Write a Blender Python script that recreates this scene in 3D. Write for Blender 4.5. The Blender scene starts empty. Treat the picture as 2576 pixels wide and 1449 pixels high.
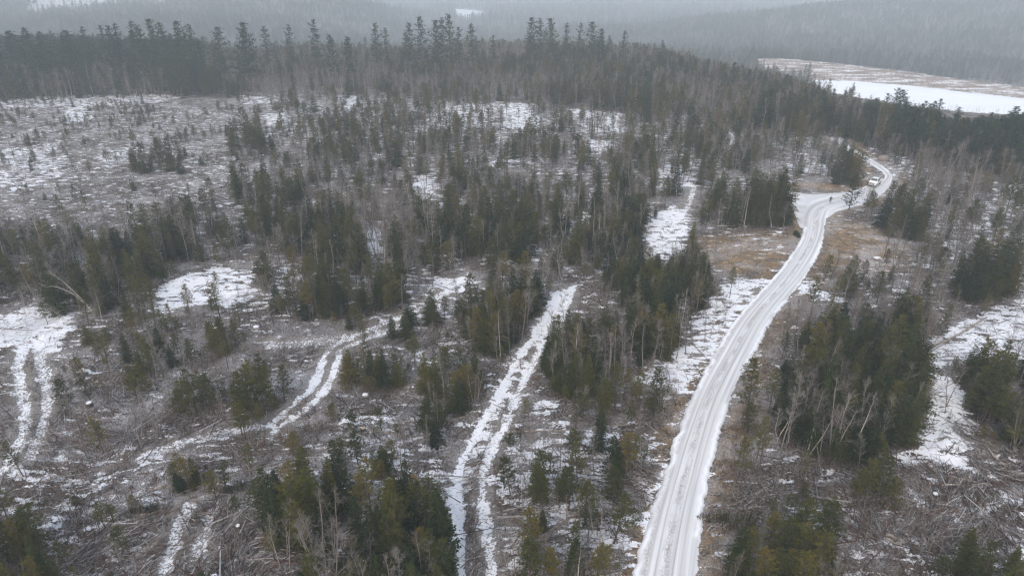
import bpy, bmesh, math, random
import numpy as np
from mathutils import Vector, Matrix
R = math.radians
rng = np.random.default_rng(7)
random.seed(7)
SC = bpy.context.scene
COL = SC.collection

# ------------------------------------------------------------------ camera, world, sun, exposure
CAM_H, PITCH = 56.0, R(25.0)
cd = bpy.data.cameras.new("camera"); cam = bpy.data.objects.new("camera", cd); COL.objects.link(cam)
cam.location = (0, 0, CAM_H); cam.rotation_euler = (R(90) - PITCH, 0, 0)
cd.sensor_width = 36; cd.lens = 24.36; cd.clip_start = 0.5; cd.clip_end = 9000
SC.camera = cam
W = bpy.data.worlds.new("World"); SC.world = W; W.use_nodes = True
nt = W.node_tree; bg = nt.nodes["Background"]
sky = nt.nodes.new("ShaderNodeTexSky"); sky.sky_type = 'NISHITA'; sky.sun_disc = False
sky.sun_elevation = R(38); sky.sun_rotation = R(200); sky.air_density = 1.0; sky.dust_density = 4.0
hsv = nt.nodes.new("ShaderNodeHueSaturation"); hsv.inputs["Saturation"].default_value = 0.85
nt.links.new(sky.outputs[0], hsv.inputs["Color"]); nt.links.new(hsv.outputs[0], bg.inputs[0])
bg.inputs[1].default_value = 0.13
sl = bpy.data.lights.new("sun", 'SUN'); so = bpy.data.objects.new("sun", sl); COL.objects.link(so)
sl.energy = 0.9; sl.angle = R(25); sl.color = (1.0, 0.985, 0.96)
so.rotation_euler = (R(52), 0, R(180 - 200 + 180))
so.location = (0, 0, 60)
SC.view_settings.view_transform = 'Standard'; SC.view_settings.look = 'None'
SC.view_settings.exposure = 0.71; SC.view_settings.gamma = 1.0; SC.view_settings.use_curve_mapping = False
cy = SC.cycles
cy.max_bounces = 6; cy.diffuse_bounces = 3; cy.glossy_bounces = 1; cy.transmission_bounces = 2
cy.volume_bounces = 4; cy.transparent_max_bounces = 4
cy.use_denoising = True; cy.denoising_prefilter = 'NONE'; cy.pixel_filter_type = 'BLACKMAN_HARRIS'; cy.filter_width = 1.35
HAZE_DENSITY = 0.00052

# ------------------------------------------------------------------ geometry of the place
F_, CX, CY = 1743.0, 1288.0, 724.5        # survey coordinates: a 2576 x 1449 sheet
SP, CP = math.sin(PITCH), math.cos(PITCH)

def vnoise(x, y, seed=0):
    """smooth value noise, vectorised, about 0..1"""
    x = np.asarray(x, float); y = np.asarray(y, float)
    xi = np.floor(x).astype(np.int64); yi = np.floor(y).astype(np.int64)
    fx = x - xi; fy = y - yi
    fx = fx * fx * (3 - 2 * fx); fy = fy * fy * (3 - 2 * fy)
    def h(a, b):
        n = (a * 374761393 + b * 668265263 + seed * 974634777) & 0x7fffffff
        n = ((n ^ (n >> 13)) * 1274126177) & 0x7fffffff
        return ((n ^ (n >> 16)) & 0xffff) / 65535.0
    a = h(xi, yi); b = h(xi + 1, yi); c = h(xi, yi + 1); d = h(xi + 1, yi + 1)
    return (a * (1 - fx) + b * fx) * (1 - fy) + (c * (1 - fx) + d * fx) * fy
def fbm(x, y, oct=4, seed=0, rough=.5):
    s = 0; a = 1; t = 0
    for o in range(oct):
        s = s + a * vnoise(x * 2 ** o, y * 2 ** o, seed + o); t += a; a *= rough
    return s / t
def sstep(a, b, v):
    t = np.clip((v - a) / (b - a), 0, 1); return t * t * (3 - 2 * t)
def seg_dist(x, y, p, q):
    px, py = p; qx, qy = q; dx, dy = qx - px, qy - py
    t = np.clip(((x - px) * dx + (y - py) * dy) / max(dx * dx + dy * dy, 1e-9), 0, 1)
    return np.hypot(x - px - t * dx, y - py - t * dy)
def line_dist(x, y, pts):
    d = np.full(np.shape(x), 1e9)
    for i in range(len(pts) - 1): d = np.minimum(d, seg_dist(x, y, pts[i], pts[i + 1]))
    return d
def inside(x, y, pts):
    r = np.zeros(np.shape(x), bool); n = len(pts)
    for i in range(n):
        (x0, y0), (x1, y1) = pts[i], pts[(i + 1) % n]
        if y0 == y1: continue
        c = ((y0 > y) != (y1 > y)) & (x < (x1 - x0) * (y - y0) / (y1 - y0) + x0)
        r ^= c
    return r
def poly_sd(x, y, pts):          # positive inside
    d = line_dist(x, y, list(pts) + [pts[0]])
    return np.where(inside(x, y, pts), d, -d)

def at(px, py, z=None):
    """point of the ground under a survey coordinate"""
    u = (px - CX) / F_; v = (CY - py) / F_
    dx, dy, dz = u, CP + v * SP, -SP + v * CP
    t = (CAM_H - (z or 0)) / -dz
    if z is None:
        for _ in range(6):
            g = float(th(t * dx, t * dy)); t = (CAM_H - g) / -dz
    return (t * dx, t * dy)
ZL, ZF = -45.0, -80.0          # level of the lake, of the far valley
LAKE = [at(a, b, ZL) for a, b in [(2040, 205), (2058, 196), (2150, 201), (2300, 214), (2450, 231), (2576, 246), (2760, 270), (2760, 395), (2500, 365), (2350, 345), (2200, 305), (2100, 262)]]
MARSH = [at(a, b, ZL) for a, b in [(1890, 160), (1910, 150), (1960, 148), (2100, 160), (2250, 178), (2400, 199), (2576, 221), (2760, 245), (2760, 275), (2576, 249), (2450, 234), (2300, 217), (2150, 204), (2050, 201), (1950, 200)]]
FARLAKE = [at(a, b, ZF) for a, b in [(1148, 24), (1185, 26), (1222, 31), (1226, 36), (1196, 45), (1172, 52), (1160, 50), (1150, 36)]]
def th(x, y):
    """ground height"""
    x = np.asarray(x, float); y = np.asarray(y, float)
    h = 1.6 * (fbm(x / 55., y / 55., 2, 3) - .5)
    h = h * sstep(0, 90, np.abs(y) + 20)
    # the cutover lies on a plateau that falls to a wide valley
    brink = 440 - 175 * sstep(60, 230, x) + 40 * (fbm(x / 90., x * 0, 2, 4) - .5)
    fall = sstep(0, 1, (y - brink) / np.where(x > 120, 240., 400.))
    valley = -47 - 33 * sstep(700, 1400, y) + 9 * (fbm(x / 260., y / 260., 3, 9) - .5)
    h = h * (1 - fall) + valley * fall
    # wooded hills: right of the lake, left, and low ones between
    r = sstep(760, 1480, y - .06 * x) * (1 - sstep(1520, 1950, y)); h = h + r * 74 * sstep(210, 950, x)
    l = sstep(900, 1600, y) * (1 - sstep(1680, 2200, y)); h = h + l * 72 * sstep(-165, -420, x)
    l2 = sstep(760, 1050, y + .2 * x) * (1 - sstep(1080, 1400, y)); h = h + l2 * 22 * sstep(-130, -620, x)
    c = np.exp(-((y - 1450 - .2 * x) / 170.) ** 2); h = h + c * 15 * sstep(-20, 200, x) * (1 - sstep(450, 800, x))
    h = h + 95 * sstep(2700, 4000, y)
    basin = np.maximum(sstep(-70, 0, poly_sd(x, y, LAKE)), sstep(-45, 0, poly_sd(x, y, MARSH)))
    h = h * (1 - basin) + ZL * basin
    fb = sstep(-90, 0, poly_sd(x, y, FARLAKE))
    return h * (1 - fb) + ZF * fb
def survey(x, y, z=0):
    """survey coordinate of a ground point"""
    zc = y * CP + (CAM_H - z) * SP; yc = y * SP - (CAM_H - z) * CP
    return CX + F_ * x / zc, CY - F_ * yc / zc
def P3(x, y, dz=0.0): return Vector((x, y, float(th(x, y)) + dz))
def smooth_line(pts, n=6):
    P = [np.array(p, float) for p in pts]; out = []
    for i in range(len(P) - 1):
        a = P[max(i - 1, 0)]; b = P[i]; c = P[i + 1]; d = P[min(i + 2, len(P) - 1)]
        for k in range(n):
            t = k / n
            out.append(.5 * ((2 * b) + (c - a) * t + (2 * a - 5 * b + 4 * c - d) * t * t + (3 * b - a - 3 * c + d) * t ** 3))
    out.append(P[-1]); return out

JUNC = [at(*p) for p in [(1970, 478), (2000, 480), (2060, 484), (2135, 482), (2190, 462), (2205, 478), (2190, 505), (2130, 526), (2084, 548), (2078, 572), (2014, 578), (1992, 530), (1964, 500)]]
JIN = [at(*p) for p in [(1985, 484), (2060, 489), (2130, 487), (2120, 522), (2085, 540), (2040, 572), (2010, 572), (1996, 525)]]
# road: left and right verge in survey coordinates
ROAD_L = [(1560, 1640), (1590, 1449), (1632, 1300), (1667, 1200), (1700, 1100), (1738, 1000), (1789, 900), (1852, 800), (1938, 705), (1990, 640), (2014, 600), (2021, 565), (2024, 542), (2036, 512), (2070, 496), (2126, 488), (2166, 473), (2193, 462), (2222, 450), (2219, 434), (2190, 415), (2160, 400), (2140, 388), (2120, 372), (2100, 352), (2082, 338)]
ROAD_R = [(1745, 1640), (1757, 1449), (1770, 1300), (1785, 1200), (1809, 1100), (1842, 1000), (1893, 900), (1948, 800), (2022, 705), (2060, 640), (2073, 600), (2078, 570), (2081, 550), (2100, 534), (2140, 524), (2190, 509), (2222, 490), (2240, 468), (2246, 447), (2238, 432), (2206, 409), (2176, 393), (2156, 380), (2134, 364), (2113, 346), (2094, 332)]
RL = [np.array(at(*p)) for p in ROAD_L]; RR = [np.array(at(*p)) for p in ROAD_R]
ROAD_C = [(a + b) / 2 for a, b in zip(RL, RR)]
TRAILS = {  # ruts of old skid trails
 't1a': ([(1165, 1520), (1160, 1449), (1152, 1250), (1160, 1160), (1200, 1085), (1245, 1010), (1295, 915), (1340, 850), (1385, 780), (1415, 735)], .95),
 't1b': ([(1245, 1520), (1236, 1449), (1228, 1330), (1210, 1230), (1232, 1130), (1275, 1060), (1305, 985), (1335, 920), (1375, 860), (1410, 800), (1440, 735)], .75),
 't2a': ([(672, 1068), (735, 1020), (790, 965), (820, 890)], .85),
 't2b': ([(690, 1083), (760, 1035), (820, 975), (858, 880)], .8),
 't2c': ([(930, 828), (990, 800), (1045, 778), (1110, 740), (1170, 705)], .7),
 't2d': ([(950, 838), (1010, 812), (1060, 795)], .6),
 't2e': ([(640, 858), (760, 858), (905, 838)], .62), 't2f': ([(680, 872), (790, 866), (880, 850)], .6), 't2h': ([(820, 890), (850, 862), (900, 836), (930, 828)], .58), 't2i': ([(858, 880), (885, 862), (950, 838)], .6),
 't2g': ([(350, 1150), (440, 1118), (530, 1090), (600, 1080), (672, 1068)], .72),
 't3a': ([(-20, 1200), (20, 1160), (60, 1080), (58, 1000), (45, 920), (60, 860)], .72), 't3b': ([(75, 1150), (110, 1060), (118, 980), (100, 900), (90, 850)], .64),
 't4a': ([(395, 1500), (425, 1400), (445, 1330), (475, 1270)], .72), 't4b': ([(498, 1390), (515, 1330), (535, 1285)], .62),
 't5': ([(1745, 470), (1735, 510), (1700, 560), (1660, 620)], .7),
 't6': ([(1835, 330), (1845, 345), (1830, 370)], .7), 't7': ([(2345, 1000), (2350, 1060), (2352, 1110)], .55),
}
TR = {k: ([np.array(at(*p)) for p in smooth_line(v[0], 3)], v[1]) for k, v in TRAILS.items()}
# snow patches: outline in survey coordinates, strength, softness in metres
SNOW = [
 ([(410, 715), (540, 665), (640, 690), (655, 740), (600, 762), (480, 775), (385, 782)], .80, 2),
 ([(-60, 800), (90, 775), (180, 800), (172, 850), (120, 885), (30, 870), (-60, 860)], .86, 2),
 ([(-200, 262), (560, 262), (600, 330), (560, 470), (380, 520), (-200, 620)], .27, 9),
 ([(-100, 252), (380, 236), (500, 240), (360, 264), (150, 268), (-100, 282)], .66, 2),
 ([(160, 270), (215, 262), (235, 300), (170, 310)], .75, 2), ([(240, 395), (330, 365), (360, 385), (280, 415)], .6, 2),
 ([(0, 380), (120, 360), (180, 430), (60, 480), (-60, 470)], .66, 4),
 ([(845, 240), (905, 240), (890, 292), (858, 282)], .8, 2), ([(655, 290), (720, 280), (715, 318), (665, 322)], .75, 2), ([(730, 318), (830, 335), (800, 352), (735, 345)], .7, 2),
 ([(1080, 250), (1250, 260), (1250, 320), (1050, 330)], .55, 5),
 ([(1260, 258), (1345, 262), (1360, 325), (1270, 322)], .82, 2), ([(1440, 275), (1570, 285), (1570, 335), (1470, 335)], .8, 2), ([(1480, 352), (1545, 355), (1535, 385), (1485, 380)], .85, 1.5),
 ([(1690, 290), (1810, 285), (1800, 320), (1690, 330)], .6, 3), ([(1290, 400), (1240, 405), (1215, 420), (1290, 425)], .8, 1.5),
 ([(1630, 545), (1700, 512), (1745, 560), (1725, 640), (1625, 650)], .78, 2), ([(1650, 420), (1760, 400), (1770, 470), (1650, 480)], .6, 3), ([(1660, 455), (1735, 465), (1720, 480), (1655, 475)], .75, 2),
 ([(1830, 692), (1935, 705), (1885, 765), (1830, 850), (1770, 900), (1720, 985), (1590, 965), (1600, 930), (1700, 890), (1745, 860), (1755, 790), (1800, 745)], .80, 2),
 ([(1250, 1110), (1420, 1090), (1640, 1100), (1690, 1180), (1640, 1300), (1590, 1500), (1300, 1500), (1270, 1300)], .66, 3),
 ([(1510, 1160), (1600, 1190), (1560, 1300), (1500, 1290), (1480, 1220)], .72, 1.5), ([(1370, 1230), (1480, 1240), (1470, 1330), (1380, 1320)], .68, 1.5),
 ([(1350, 1020), (1400, 1005), (1410, 1035), (1370, 1050)], .75, 1), ([(1440, 1360), (1500, 1320), (1490, 1360), (1460, 1390)], .8, 1),
 ([(2330, 860), (2430, 800), (2640, 730), (2640, 900), (2460, 905), (2350, 920)], .72, 2),
 ([(2318, 930), (2400, 960), (2470, 1075), (2430, 1175), (2340, 1155), (2295, 1110), (2330, 1030)], .9, 1.5),
 ([(2010, 1220), (2140, 1190), (2290, 1140), (2330, 1170), (2200, 1230), (2050, 1290)], .66, 1.5), ([(2080, 1340), (2140, 1300), (2160, 1340), (2110, 1370)], .8, 1),
 ([(2480, 480), (2640, 470), (2640, 700), (2560, 680), (2500, 560)], .55, 4), ([(2410, 560), (2480, 570), (2430, 640), (2380, 640)], .6, 3),
 ([(2010, 700), (2060, 715), (2120, 760), (2100, 775), (2010, 745)], .7, 1.5),
 ([(915, 568), (965, 575), (970, 640), (920, 640)], .8, 1.5), ([(1040, 440), (1090, 440), (1100, 500), (1050, 510)], .75, 2), ([(1370, 545), (1500, 540), (1500, 580), (1380, 590)], .72, 2),
 ([(1060, 595), (1150, 600), (1150, 640), (1080, 640)], .6, 2), ([(1090, 705), (1180, 695), (1190, 730), (1110, 750)], .82, 1.5), ([(1270, 640), (1360, 630), (1360, 660), (1280, 665)], .65, 2),
 ([(1390, 740), (1450, 715), (1430, 790), (1360, 880), (1340, 860)], .88, 1), ([(1560, 890), (1600, 880), (1600, 920), (1560, 920)], .6, 1),
 ([(1130, 1190), (1190, 1170), (1180, 1080), (1260, 980), (1300, 900), (1350, 890), (1310, 1000), (1260, 1060), (1180, 1240), (1130, 1300)], .68, 1.2),
 ([(350, 1160), (600, 1070), (600, 1095), (440, 1130), (360, 1170)], .75, .8), ([(0, 1150), (60, 1120), (100, 1190), (20, 1230)], .6, 1.5),
 ([(1980, 330), (2110, 325), (2110, 360), (2040, 370)], .5, 3), ([(2150, 360), (2310, 400), (2330, 470), (2250, 450)], .56, 3), ([(1990, 380), (2080, 380), (2080, 440), (1990, 440)], .5, 3),
 ([(2070, 330), (2105, 332), (2120, 352), (2085, 355)], .85, 1.5), ([(600, 240), (760, 240), (760, 262), (600, 262)], .6, 3), ([(760, 560), (900, 520), (900, 590), (800, 620)], .4, 4)]
SNOW += [([(640, 250), (1250, 250), (1250, 420), (860, 430), (650, 360)], .30, 8), ([(1250, 262), (1800, 300), (1830, 480), (1400, 470), (1250, 400)], .34, 8), ([(860, 1040), (1130, 1040), (1120, 1230), (850, 1200)], .52, 3),
 ([(1980, 1180), (2576, 1160), (2576, 1449), (2060, 1449)], .44, 4), ([(2280, 470), (2640, 460), (2640, 740), (2330, 730)], .46, 5), ([(0, 1120), (300, 1100), (420, 1449), (0, 1500)], .42, 4), ([(640, 640), (900, 700), (1160, 640), (1180, 820), (640, 820)], .42, 5)]
SNOWW = [([at(*p) for p in s[0]], s[1], s[2]) for s in SNOW]
GRASS = [([(1760, 600), (1900, 580), (2010, 600), (1960, 670), (1850, 690), (1780, 665)], 3), ([(2080, 555), (2170, 560), (2300, 620), (2250, 690), (2120, 690), (2060, 660), (2080, 600)], 3),
 ([(1990, 470), (2050, 478), (2130, 478), (2130, 470), (2000, 455)], 1.2)]
SNOW = [(a_, (b_ - .14 if b_ > .55 and sum(q[1] for q in a_) / len(a_) < 440 else b_), c_) for a_, b_, c_ in SNOW]
SNOWW = [([at(*p) for p in s[0]], s[1], s[2]) for s in SNOW]
GRASSW = [([at(*p) for p in s[0]], s[1]) for s in GRASS]
FROST = [([(-100, 1000), (300, 900), (900, 880), (900, 1200), (650, 1350), (700, 1600), (-100, 1600)], 10), ([(1850, 1000), (1950, 980), (1990, 1250), (1800, 1450)], 4), ([(2300, 1250), (2640, 1150), (2640, 1600), (2100, 1600)], 8), ([(2080, 560), (2300, 600), (2300, 700), (2060, 700)], 5)]
FROSTW = [([at(*p) for p in s[0]], s[1]) for s in FROST]
CLEAR = [at(a, b, -40) for a, b in [(60, 62), (120, 22), (250, 14), (420, 24), (430, 44), (250, 52)]]   # far open hillside

# ------------------------------------------------------------------ materials
def mat(name, col, rough=.9, spec=.15):
    m = bpy.data.materials.new(name); m.use_nodes = True
    b = m.node_tree.nodes["Principled BSDF"]
    b.inputs["Base Color"].default_value = (*col, 1); b.inputs["Roughness"].default_value = rough
    b.inputs["Specular IOR Level"].default_value = spec
    return m
class NT:
    def __init__(s, m): s.t = m.node_tree; s.b = s.t.nodes["Principled BSDF"]
    def n(s, typ, **kw):
        o = s.t.nodes.new(typ)
        for k, v in kw.items(): setattr(o, k, v)
        return o
    def l(s, a, b): s.t.links.new(a, b)
    def noise(s, vec, scale, detail=4, rough=.55):
        o = s.n("ShaderNodeTexNoise"); o.inputs["Scale"].default_value = scale; o.inputs["Detail"].default_value = detail; o.inputs["Roughness"].default_value = rough
        if vec is not None: s.l(vec, o.inputs["Vector"])
        return o.outputs[0]
    def ramp(s, fac, stops):
        o = s.n("ShaderNodeValToRGB"); e = o.color_ramp.elements
        while len(e) < len(stops): e.new(.5)
        for k, (p, c) in enumerate(stops):
            e[k].position = p; e[k].color = (*c, 1) if len(c) == 3 else c
        s.l(fac, o.inputs[0]); return o.outputs[0]
    def math(s, op, a, b=0.0, clamp=False):
        o = s.n("ShaderNodeMath", operation=op, use_clamp=clamp)
        for i, v in enumerate((a, b)):
            if hasattr(v, "is_linked"): s.l(v, o.inputs[i])
            else: o.inputs[i].default_value = v
        return o.outputs[0]
    def mix(s, fac, a, b):
        o = s.n("ShaderNodeMix", data_type='RGBA')
        if hasattr(fac, "is_linked"): s.l(fac, o.inputs[0])
        else: o.inputs[0].default_value = fac
        for i, v in ((6, a), (7, b)):
            if hasattr(v, "is_linked"): s.l(v, o.inputs[i])
            else: o.inputs[i].default_value = (*v, 1)
        return o.outputs[2]
    def maprange(s, v, a, b, c=0., d=1.):
        o = s.n("ShaderNodeMapRange"); o.interpolation_type = 'SMOOTHSTEP'
        s.l(v, o.inputs[0])
        for i, q in enumerate((a, b, c, d)): o.inputs[i + 1].default_value = q
        return o.outputs[0]
    def attr(s, name):
        o = s.n("ShaderNodeAttribute", attribute_name=name); return o
    def pos(s): return s.n("ShaderNodeNewGeometry").outputs["Position"]
    def scalevec(s, v, sc):
        o = s.n("ShaderNodeMapping"); o.inputs["Scale"].default_value = sc; s.l(v, o.inputs["Vector"]); return o.outputs[0]
    def bump(s, h, strength, dist):
        o = s.n("ShaderNodeBump"); o.inputs["Strength"].default_value = strength; o.inputs["Distance"].default_value = dist
        s.l(h, o.inputs["Height"]); s.l(o.outputs[0], s.b.inputs["Normal"])
def foliage(name, stops, spread=.5):
    m = mat(name, (.05, .06, .03), .85, .1); t = NT(m)
    oi = t.n("ShaderNodeObjectInfo"); tc = t.n("ShaderNodeTexCoord").outputs["Object"]
    n = t.noise(tc, 1.3, 2)
    f = t.math('ADD', t.math('MULTIPLY', oi.outputs["Random"], .8), t.math('MULTIPLY', t.math('SUBTRACT', n, .5), 1.1))
    f = t.math('ADD', t.math('ADD', f, .08), t.math('MULTIPLY', t.math('SUBTRACT', t.noise(tc, 9, 2), .5), .5))
    t.l(t.ramp(f, stops), t.b.inputs["Base Color"])
    return m
M = {}
M['spruce'] = foliage("spruce_needles", [(.1, (.012, .024, .010)), (.38, (.024, .038, .011)), (.68, (.050, .058, .012)), (1, (.100, .086, .016))])
M['pine'] = foliage("pine_needles", [(.1, (.032, .044, .013)), (.45, (.062, .068, .014)), (.75, (.105, .098, .020)), (1, (.16, .11, .026))])
M['bigpine'] = foliage("tall_pine_needles", [(.1, (.020, .042, .026)), (.5, (.032, .055, .030)), (1, (.055, .070, .032))])
M['bark'] = mat("dark_bark", (.085, .068, .058)); 
M['twig'] = foliage("bare_twigs", [(.1, (.11, .095, .088)), (.45, (.175, .155, .145)), (.75, (.25, .235, .22)), (1, (.17, .115, .10))], .3)
M['greybark'] = foliage("grey_bark", [(.2, (.12, .11, .10)), (.6, (.21, .195, .18)), (1, (.31, .29, .27))], .3)
m = M['birch'] = mat("birch_bark", (.6, .57, .52)); t = NT(m)
tc = t.n("ShaderNodeTexCoord").outputs["Object"]
t.l(t.ramp(t.noise(t.scalevec(tc, (4, 4, 9)), 1, 3), [(.38, (.10, .085, .075)), (.46, (.50, .47, .42)), (1, (.62, .59, .54))]), t.b.inputs["Base Color"])
m = M['log'] = mat("weathered_log", (.3, .27, .24)); t = NT(m)
tc = t.n("ShaderNodeTexCoord").outputs["Object"]
t.l(t.ramp(t.noise(tc, 3.0, 5), [(.3, (.13, .105, .09)), (.5, (.27, .235, .20)), (.66, (.42, .39, .36)), (.75, (.75, .77, .8))]), t.b.inputs["Base Color"])
M['cutwood'] = mat("cut_wood", (.55, .42, .27))
M['snowmat'] = mat("snow", (.82, .85, .89), .75, .2)
m = M['rock'] = mat("granite_rock", (.3, .28, .26)); t = NT(m)
tc = t.n("ShaderNodeTexCoord").outputs["Object"]
t.l(t.ramp(t.noise(tc, 4.0, 6), [(.3, (.15, .125, .11)), (.55, (.28, .245, .22)), (.8, (.42, .40, .38))]), t.b.inputs["Base Color"])
def attr_mat(name, rough=.95):
    m = mat(name, (.2, .2, .2), rough, .05); t = NT(m); t.l(t.attr("tint").outputs["Color"], t.b.inputs["Base Color"]); return m
M['slash'] = attr_mat("slash_wood"); M['brush'] = attr_mat("dead_stems")

# ground
m = M['ground'] = mat("forest_floor", (.2, .18, .16), .95, .08); t = NT(m)
pos = t.pos()
n_big = t.noise(t.scalevec(pos, (.10, .13, .1)), 1, 4)
n_mid = t.noise(t.scalevec(pos, (.45, .8, .6)), 1, 6, .62)
n_str = t.noise(t.scalevec(pos, (.30, .85, .6)), 1, 5, .6)
n_fin = t.noise(pos, 3.2, 5, .7)
n_vf = t.noise(pos, 9.0, 4, .75)
litter = t.ramp(n_fin, [(.32, (.016, .012, .010)), (.46, (.055, .046, .036)), (.53, (.145, .128, .115)), (.62, (.33, .315, .30)), (.74, (.12, .088, .068))])
red = t.ramp(n_vf, [(.3, (.06, .028, .022)), (.55, (.16, .085, .06)), (.75, (.27, .18, .13))])
litter = t.mix(t.maprange(n_mid, .56, .68, 0, .65), litter, red)
grass = t.ramp(n_vf, [(.3, (.13, .085, .04)), (.5, (.27, .18, .085)), (.72, (.38, .29, .18))])
litter = t.mix(t.math('MULTIPLY', t.attr("grass").outputs["Fac"], t.maprange(n_mid, .36, .56)), litter, grass)
dust = t.math('MULTIPLY', t.maprange(n_vf, .40, .62), t.math('ADD', .33, t.math('MULTIPLY', t.attr("frost").outputs["Fac"], .50)))
dust = t.math('MULTIPLY', dust, t.maprange(n_big, .44, .58, .06, 1.15))
litter = t.mix(t.math('MULTIPLY', t.attr('needle_shade').outputs['Fac'], .75), litter, t.ramp(n_vf, [(.35, (.035, .026, .018)), (.6, (.085, .062, .044))]))  # litter darkened under conifers: fallen needles plus painted contact shade
dust = t.math('MULTIPLY', dust, t.math('SUBTRACT', 1.0, t.math('MULTIPLY', t.attr('needle_shade').outputs['Fac'], .75)))
litter = t.mix(dust, litter, (.62, .63, .66))
sn = t.attr("snow").outputs["Fac"]
pat = t.math('ADD', t.math('MULTIPLY', n_mid, .9), t.math('MULTIPLY', n_str, 1.0))
pat = t.math('ADD', pat, t.math('MULTIPLY', n_fin, .55))
v = t.math('ADD', t.math('SUBTRACT', pat, 1.225), t.math('MULTIPLY', t.math('SUBTRACT', sn, .48), .44))
smask = t.maprange(v, .015, .045)
rutm = t.math('ADD', t.attr("rut").outputs["Fac"], t.math('ADD', t.math('MULTIPLY', t.math('SUBTRACT', n_fin, .5), 1.5), t.math('MULTIPLY', t.math('SUBTRACT', n_mid, .5), .6)))
smask = t.math('MAXIMUM', smask, t.maprange(rutm, .50, .57))
trk = t.attr("mud").outputs["Fac"]
mudc = t.ramp(n_vf, [(.34, (.10, .085, .072)), (.50, (.24, .22, .20)), (.62, (.50, .50, .51))])
litter = t.mix(t.math('MULTIPLY', trk, .8), litter, mudc)
snowc = t.ramp(n_fin, [(.25, (.66, .70, .76)), (.6, (.82, .85, .89))])
col = t.mix(smask, litter, snowc)
t.l(col, t.b.inputs["Base Color"])
hgt = t.math('ADD', t.math('MULTIPLY', n_fin, t.math('SUBTRACT', 1.0, t.math('MULTIPLY', smask, .8))), t.math('MULTIPLY', smask, .35))
t.bump(hgt, .9, .25)
# road
m = M['road'] = mat("packed_snow_road", (.8, .8, .8), .8, .15); t = NT(m)
pos = t.pos(); u = t.attr("across").outputs["Fac"]; vv = t.attr("along").outputs["Fac"]
cmb = t.n("ShaderNodeCombineXYZ"); t.l(u, cmb.inputs[0]); t.l(vv, cmb.inputs[1]); cv = cmb.outputs[0]
lane = t.noise(t.scalevec(cv, (1.6, .03, 1)), 1, 4, .55)
lane2 = t.noise(t.scalevec(cv, (7, .05, 1)), 1, 3, .6)
spk = t.noise(pos, 7, 5, .75); blotch = t.noise(t.scalevec(cv, (1.2, .30, 1)), 1, 4, .6)
au = t.math('ABSOLUTE', t.math('SUBTRACT', u, .10))
def band(c, w): return t.maprange(t.math('ABSOLUTE', t.math('SUBTRACT', u, c)), w, w * .25)
ruts = t.math('MAXIMUM', t.math('MAXIMUM', band(-1.05, .16), band(.72, .16)), t.math('MULTIPLY', t.math('MAXIMUM', band(-1.75, .22), band(1.55, .2)), .5))
grit = t.math('MULTIPLY', t.maprange(spk, .45, .56), t.math('MAXIMUM', t.math('MULTIPLY', band(-.15, .75), t.maprange(blotch, .38, .56)), t.math('MULTIPLY', band(-2.4, .8), .9)))
base = t.ramp(lane, [(.32, (.46, .475, .485)), (.52, (.64, .66, .68)), (.70, (.76, .79, .81))])
base = t.mix(t.math('MULTIPLY', t.maprange(lane2, .5, .75), .25), base, (.62, .62, .60))
base = t.mix(t.math('MULTIPLY', ruts, t.math('ADD', .50, t.math('MULTIPLY', t.maprange(lane2, .4, .6), .4))), base, (.40, .39, .37))
base = t.mix(t.math('MULTIPLY', grit, .8), base, (.24, .215, .20))
base = t.mix(t.attr("bank").outputs["Fac"], base, (.83, .86, .9))
edge = t.maprange(t.math('ADD', t.attr("edge").outputs["Fac"], t.math('MULTIPLY', t.math('SUBTRACT', t.noise(pos, 2.2, 5, .65), .5), 1.1)), .42, .58)
base = t.mix(edge, base, litter_col := t.ramp(spk, [(.3, (.09, .07, .055)), (.5, (.22, .18, .155)), (.65, (.42, .39, .37))]))
t.l(base, t.b.inputs["Base Color"]); t.bump(spk, .4, .05)
m = M['lake'] = mat("snow_covered_ice", (.82, .85, .88), .7, .2); t = NT(m)
t.l(t.ramp(t.noise(t.scalevec(t.pos(), (.02, .05, 1)), 1, 3), [(.3, (.78, .81, .85)), (.6, (.84, .87, .90))]), t.b.inputs["Base Color"])
m = M['marsh'] = mat("frozen_marsh", (.4, .35, .3), .95, .05); t = NT(m)
n = t.noise(t.scalevec(t.pos(), (.035, .09, 1)), 1, 7, .68)
t.l(t.ramp(n, [(.36, (.17, .12, .085)), (.46, (.27, .20, .15)), (.52, (.40, .34, .30)), (.57, (.78, .80, .83))]), t.b.inputs["Base Color"])

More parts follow.
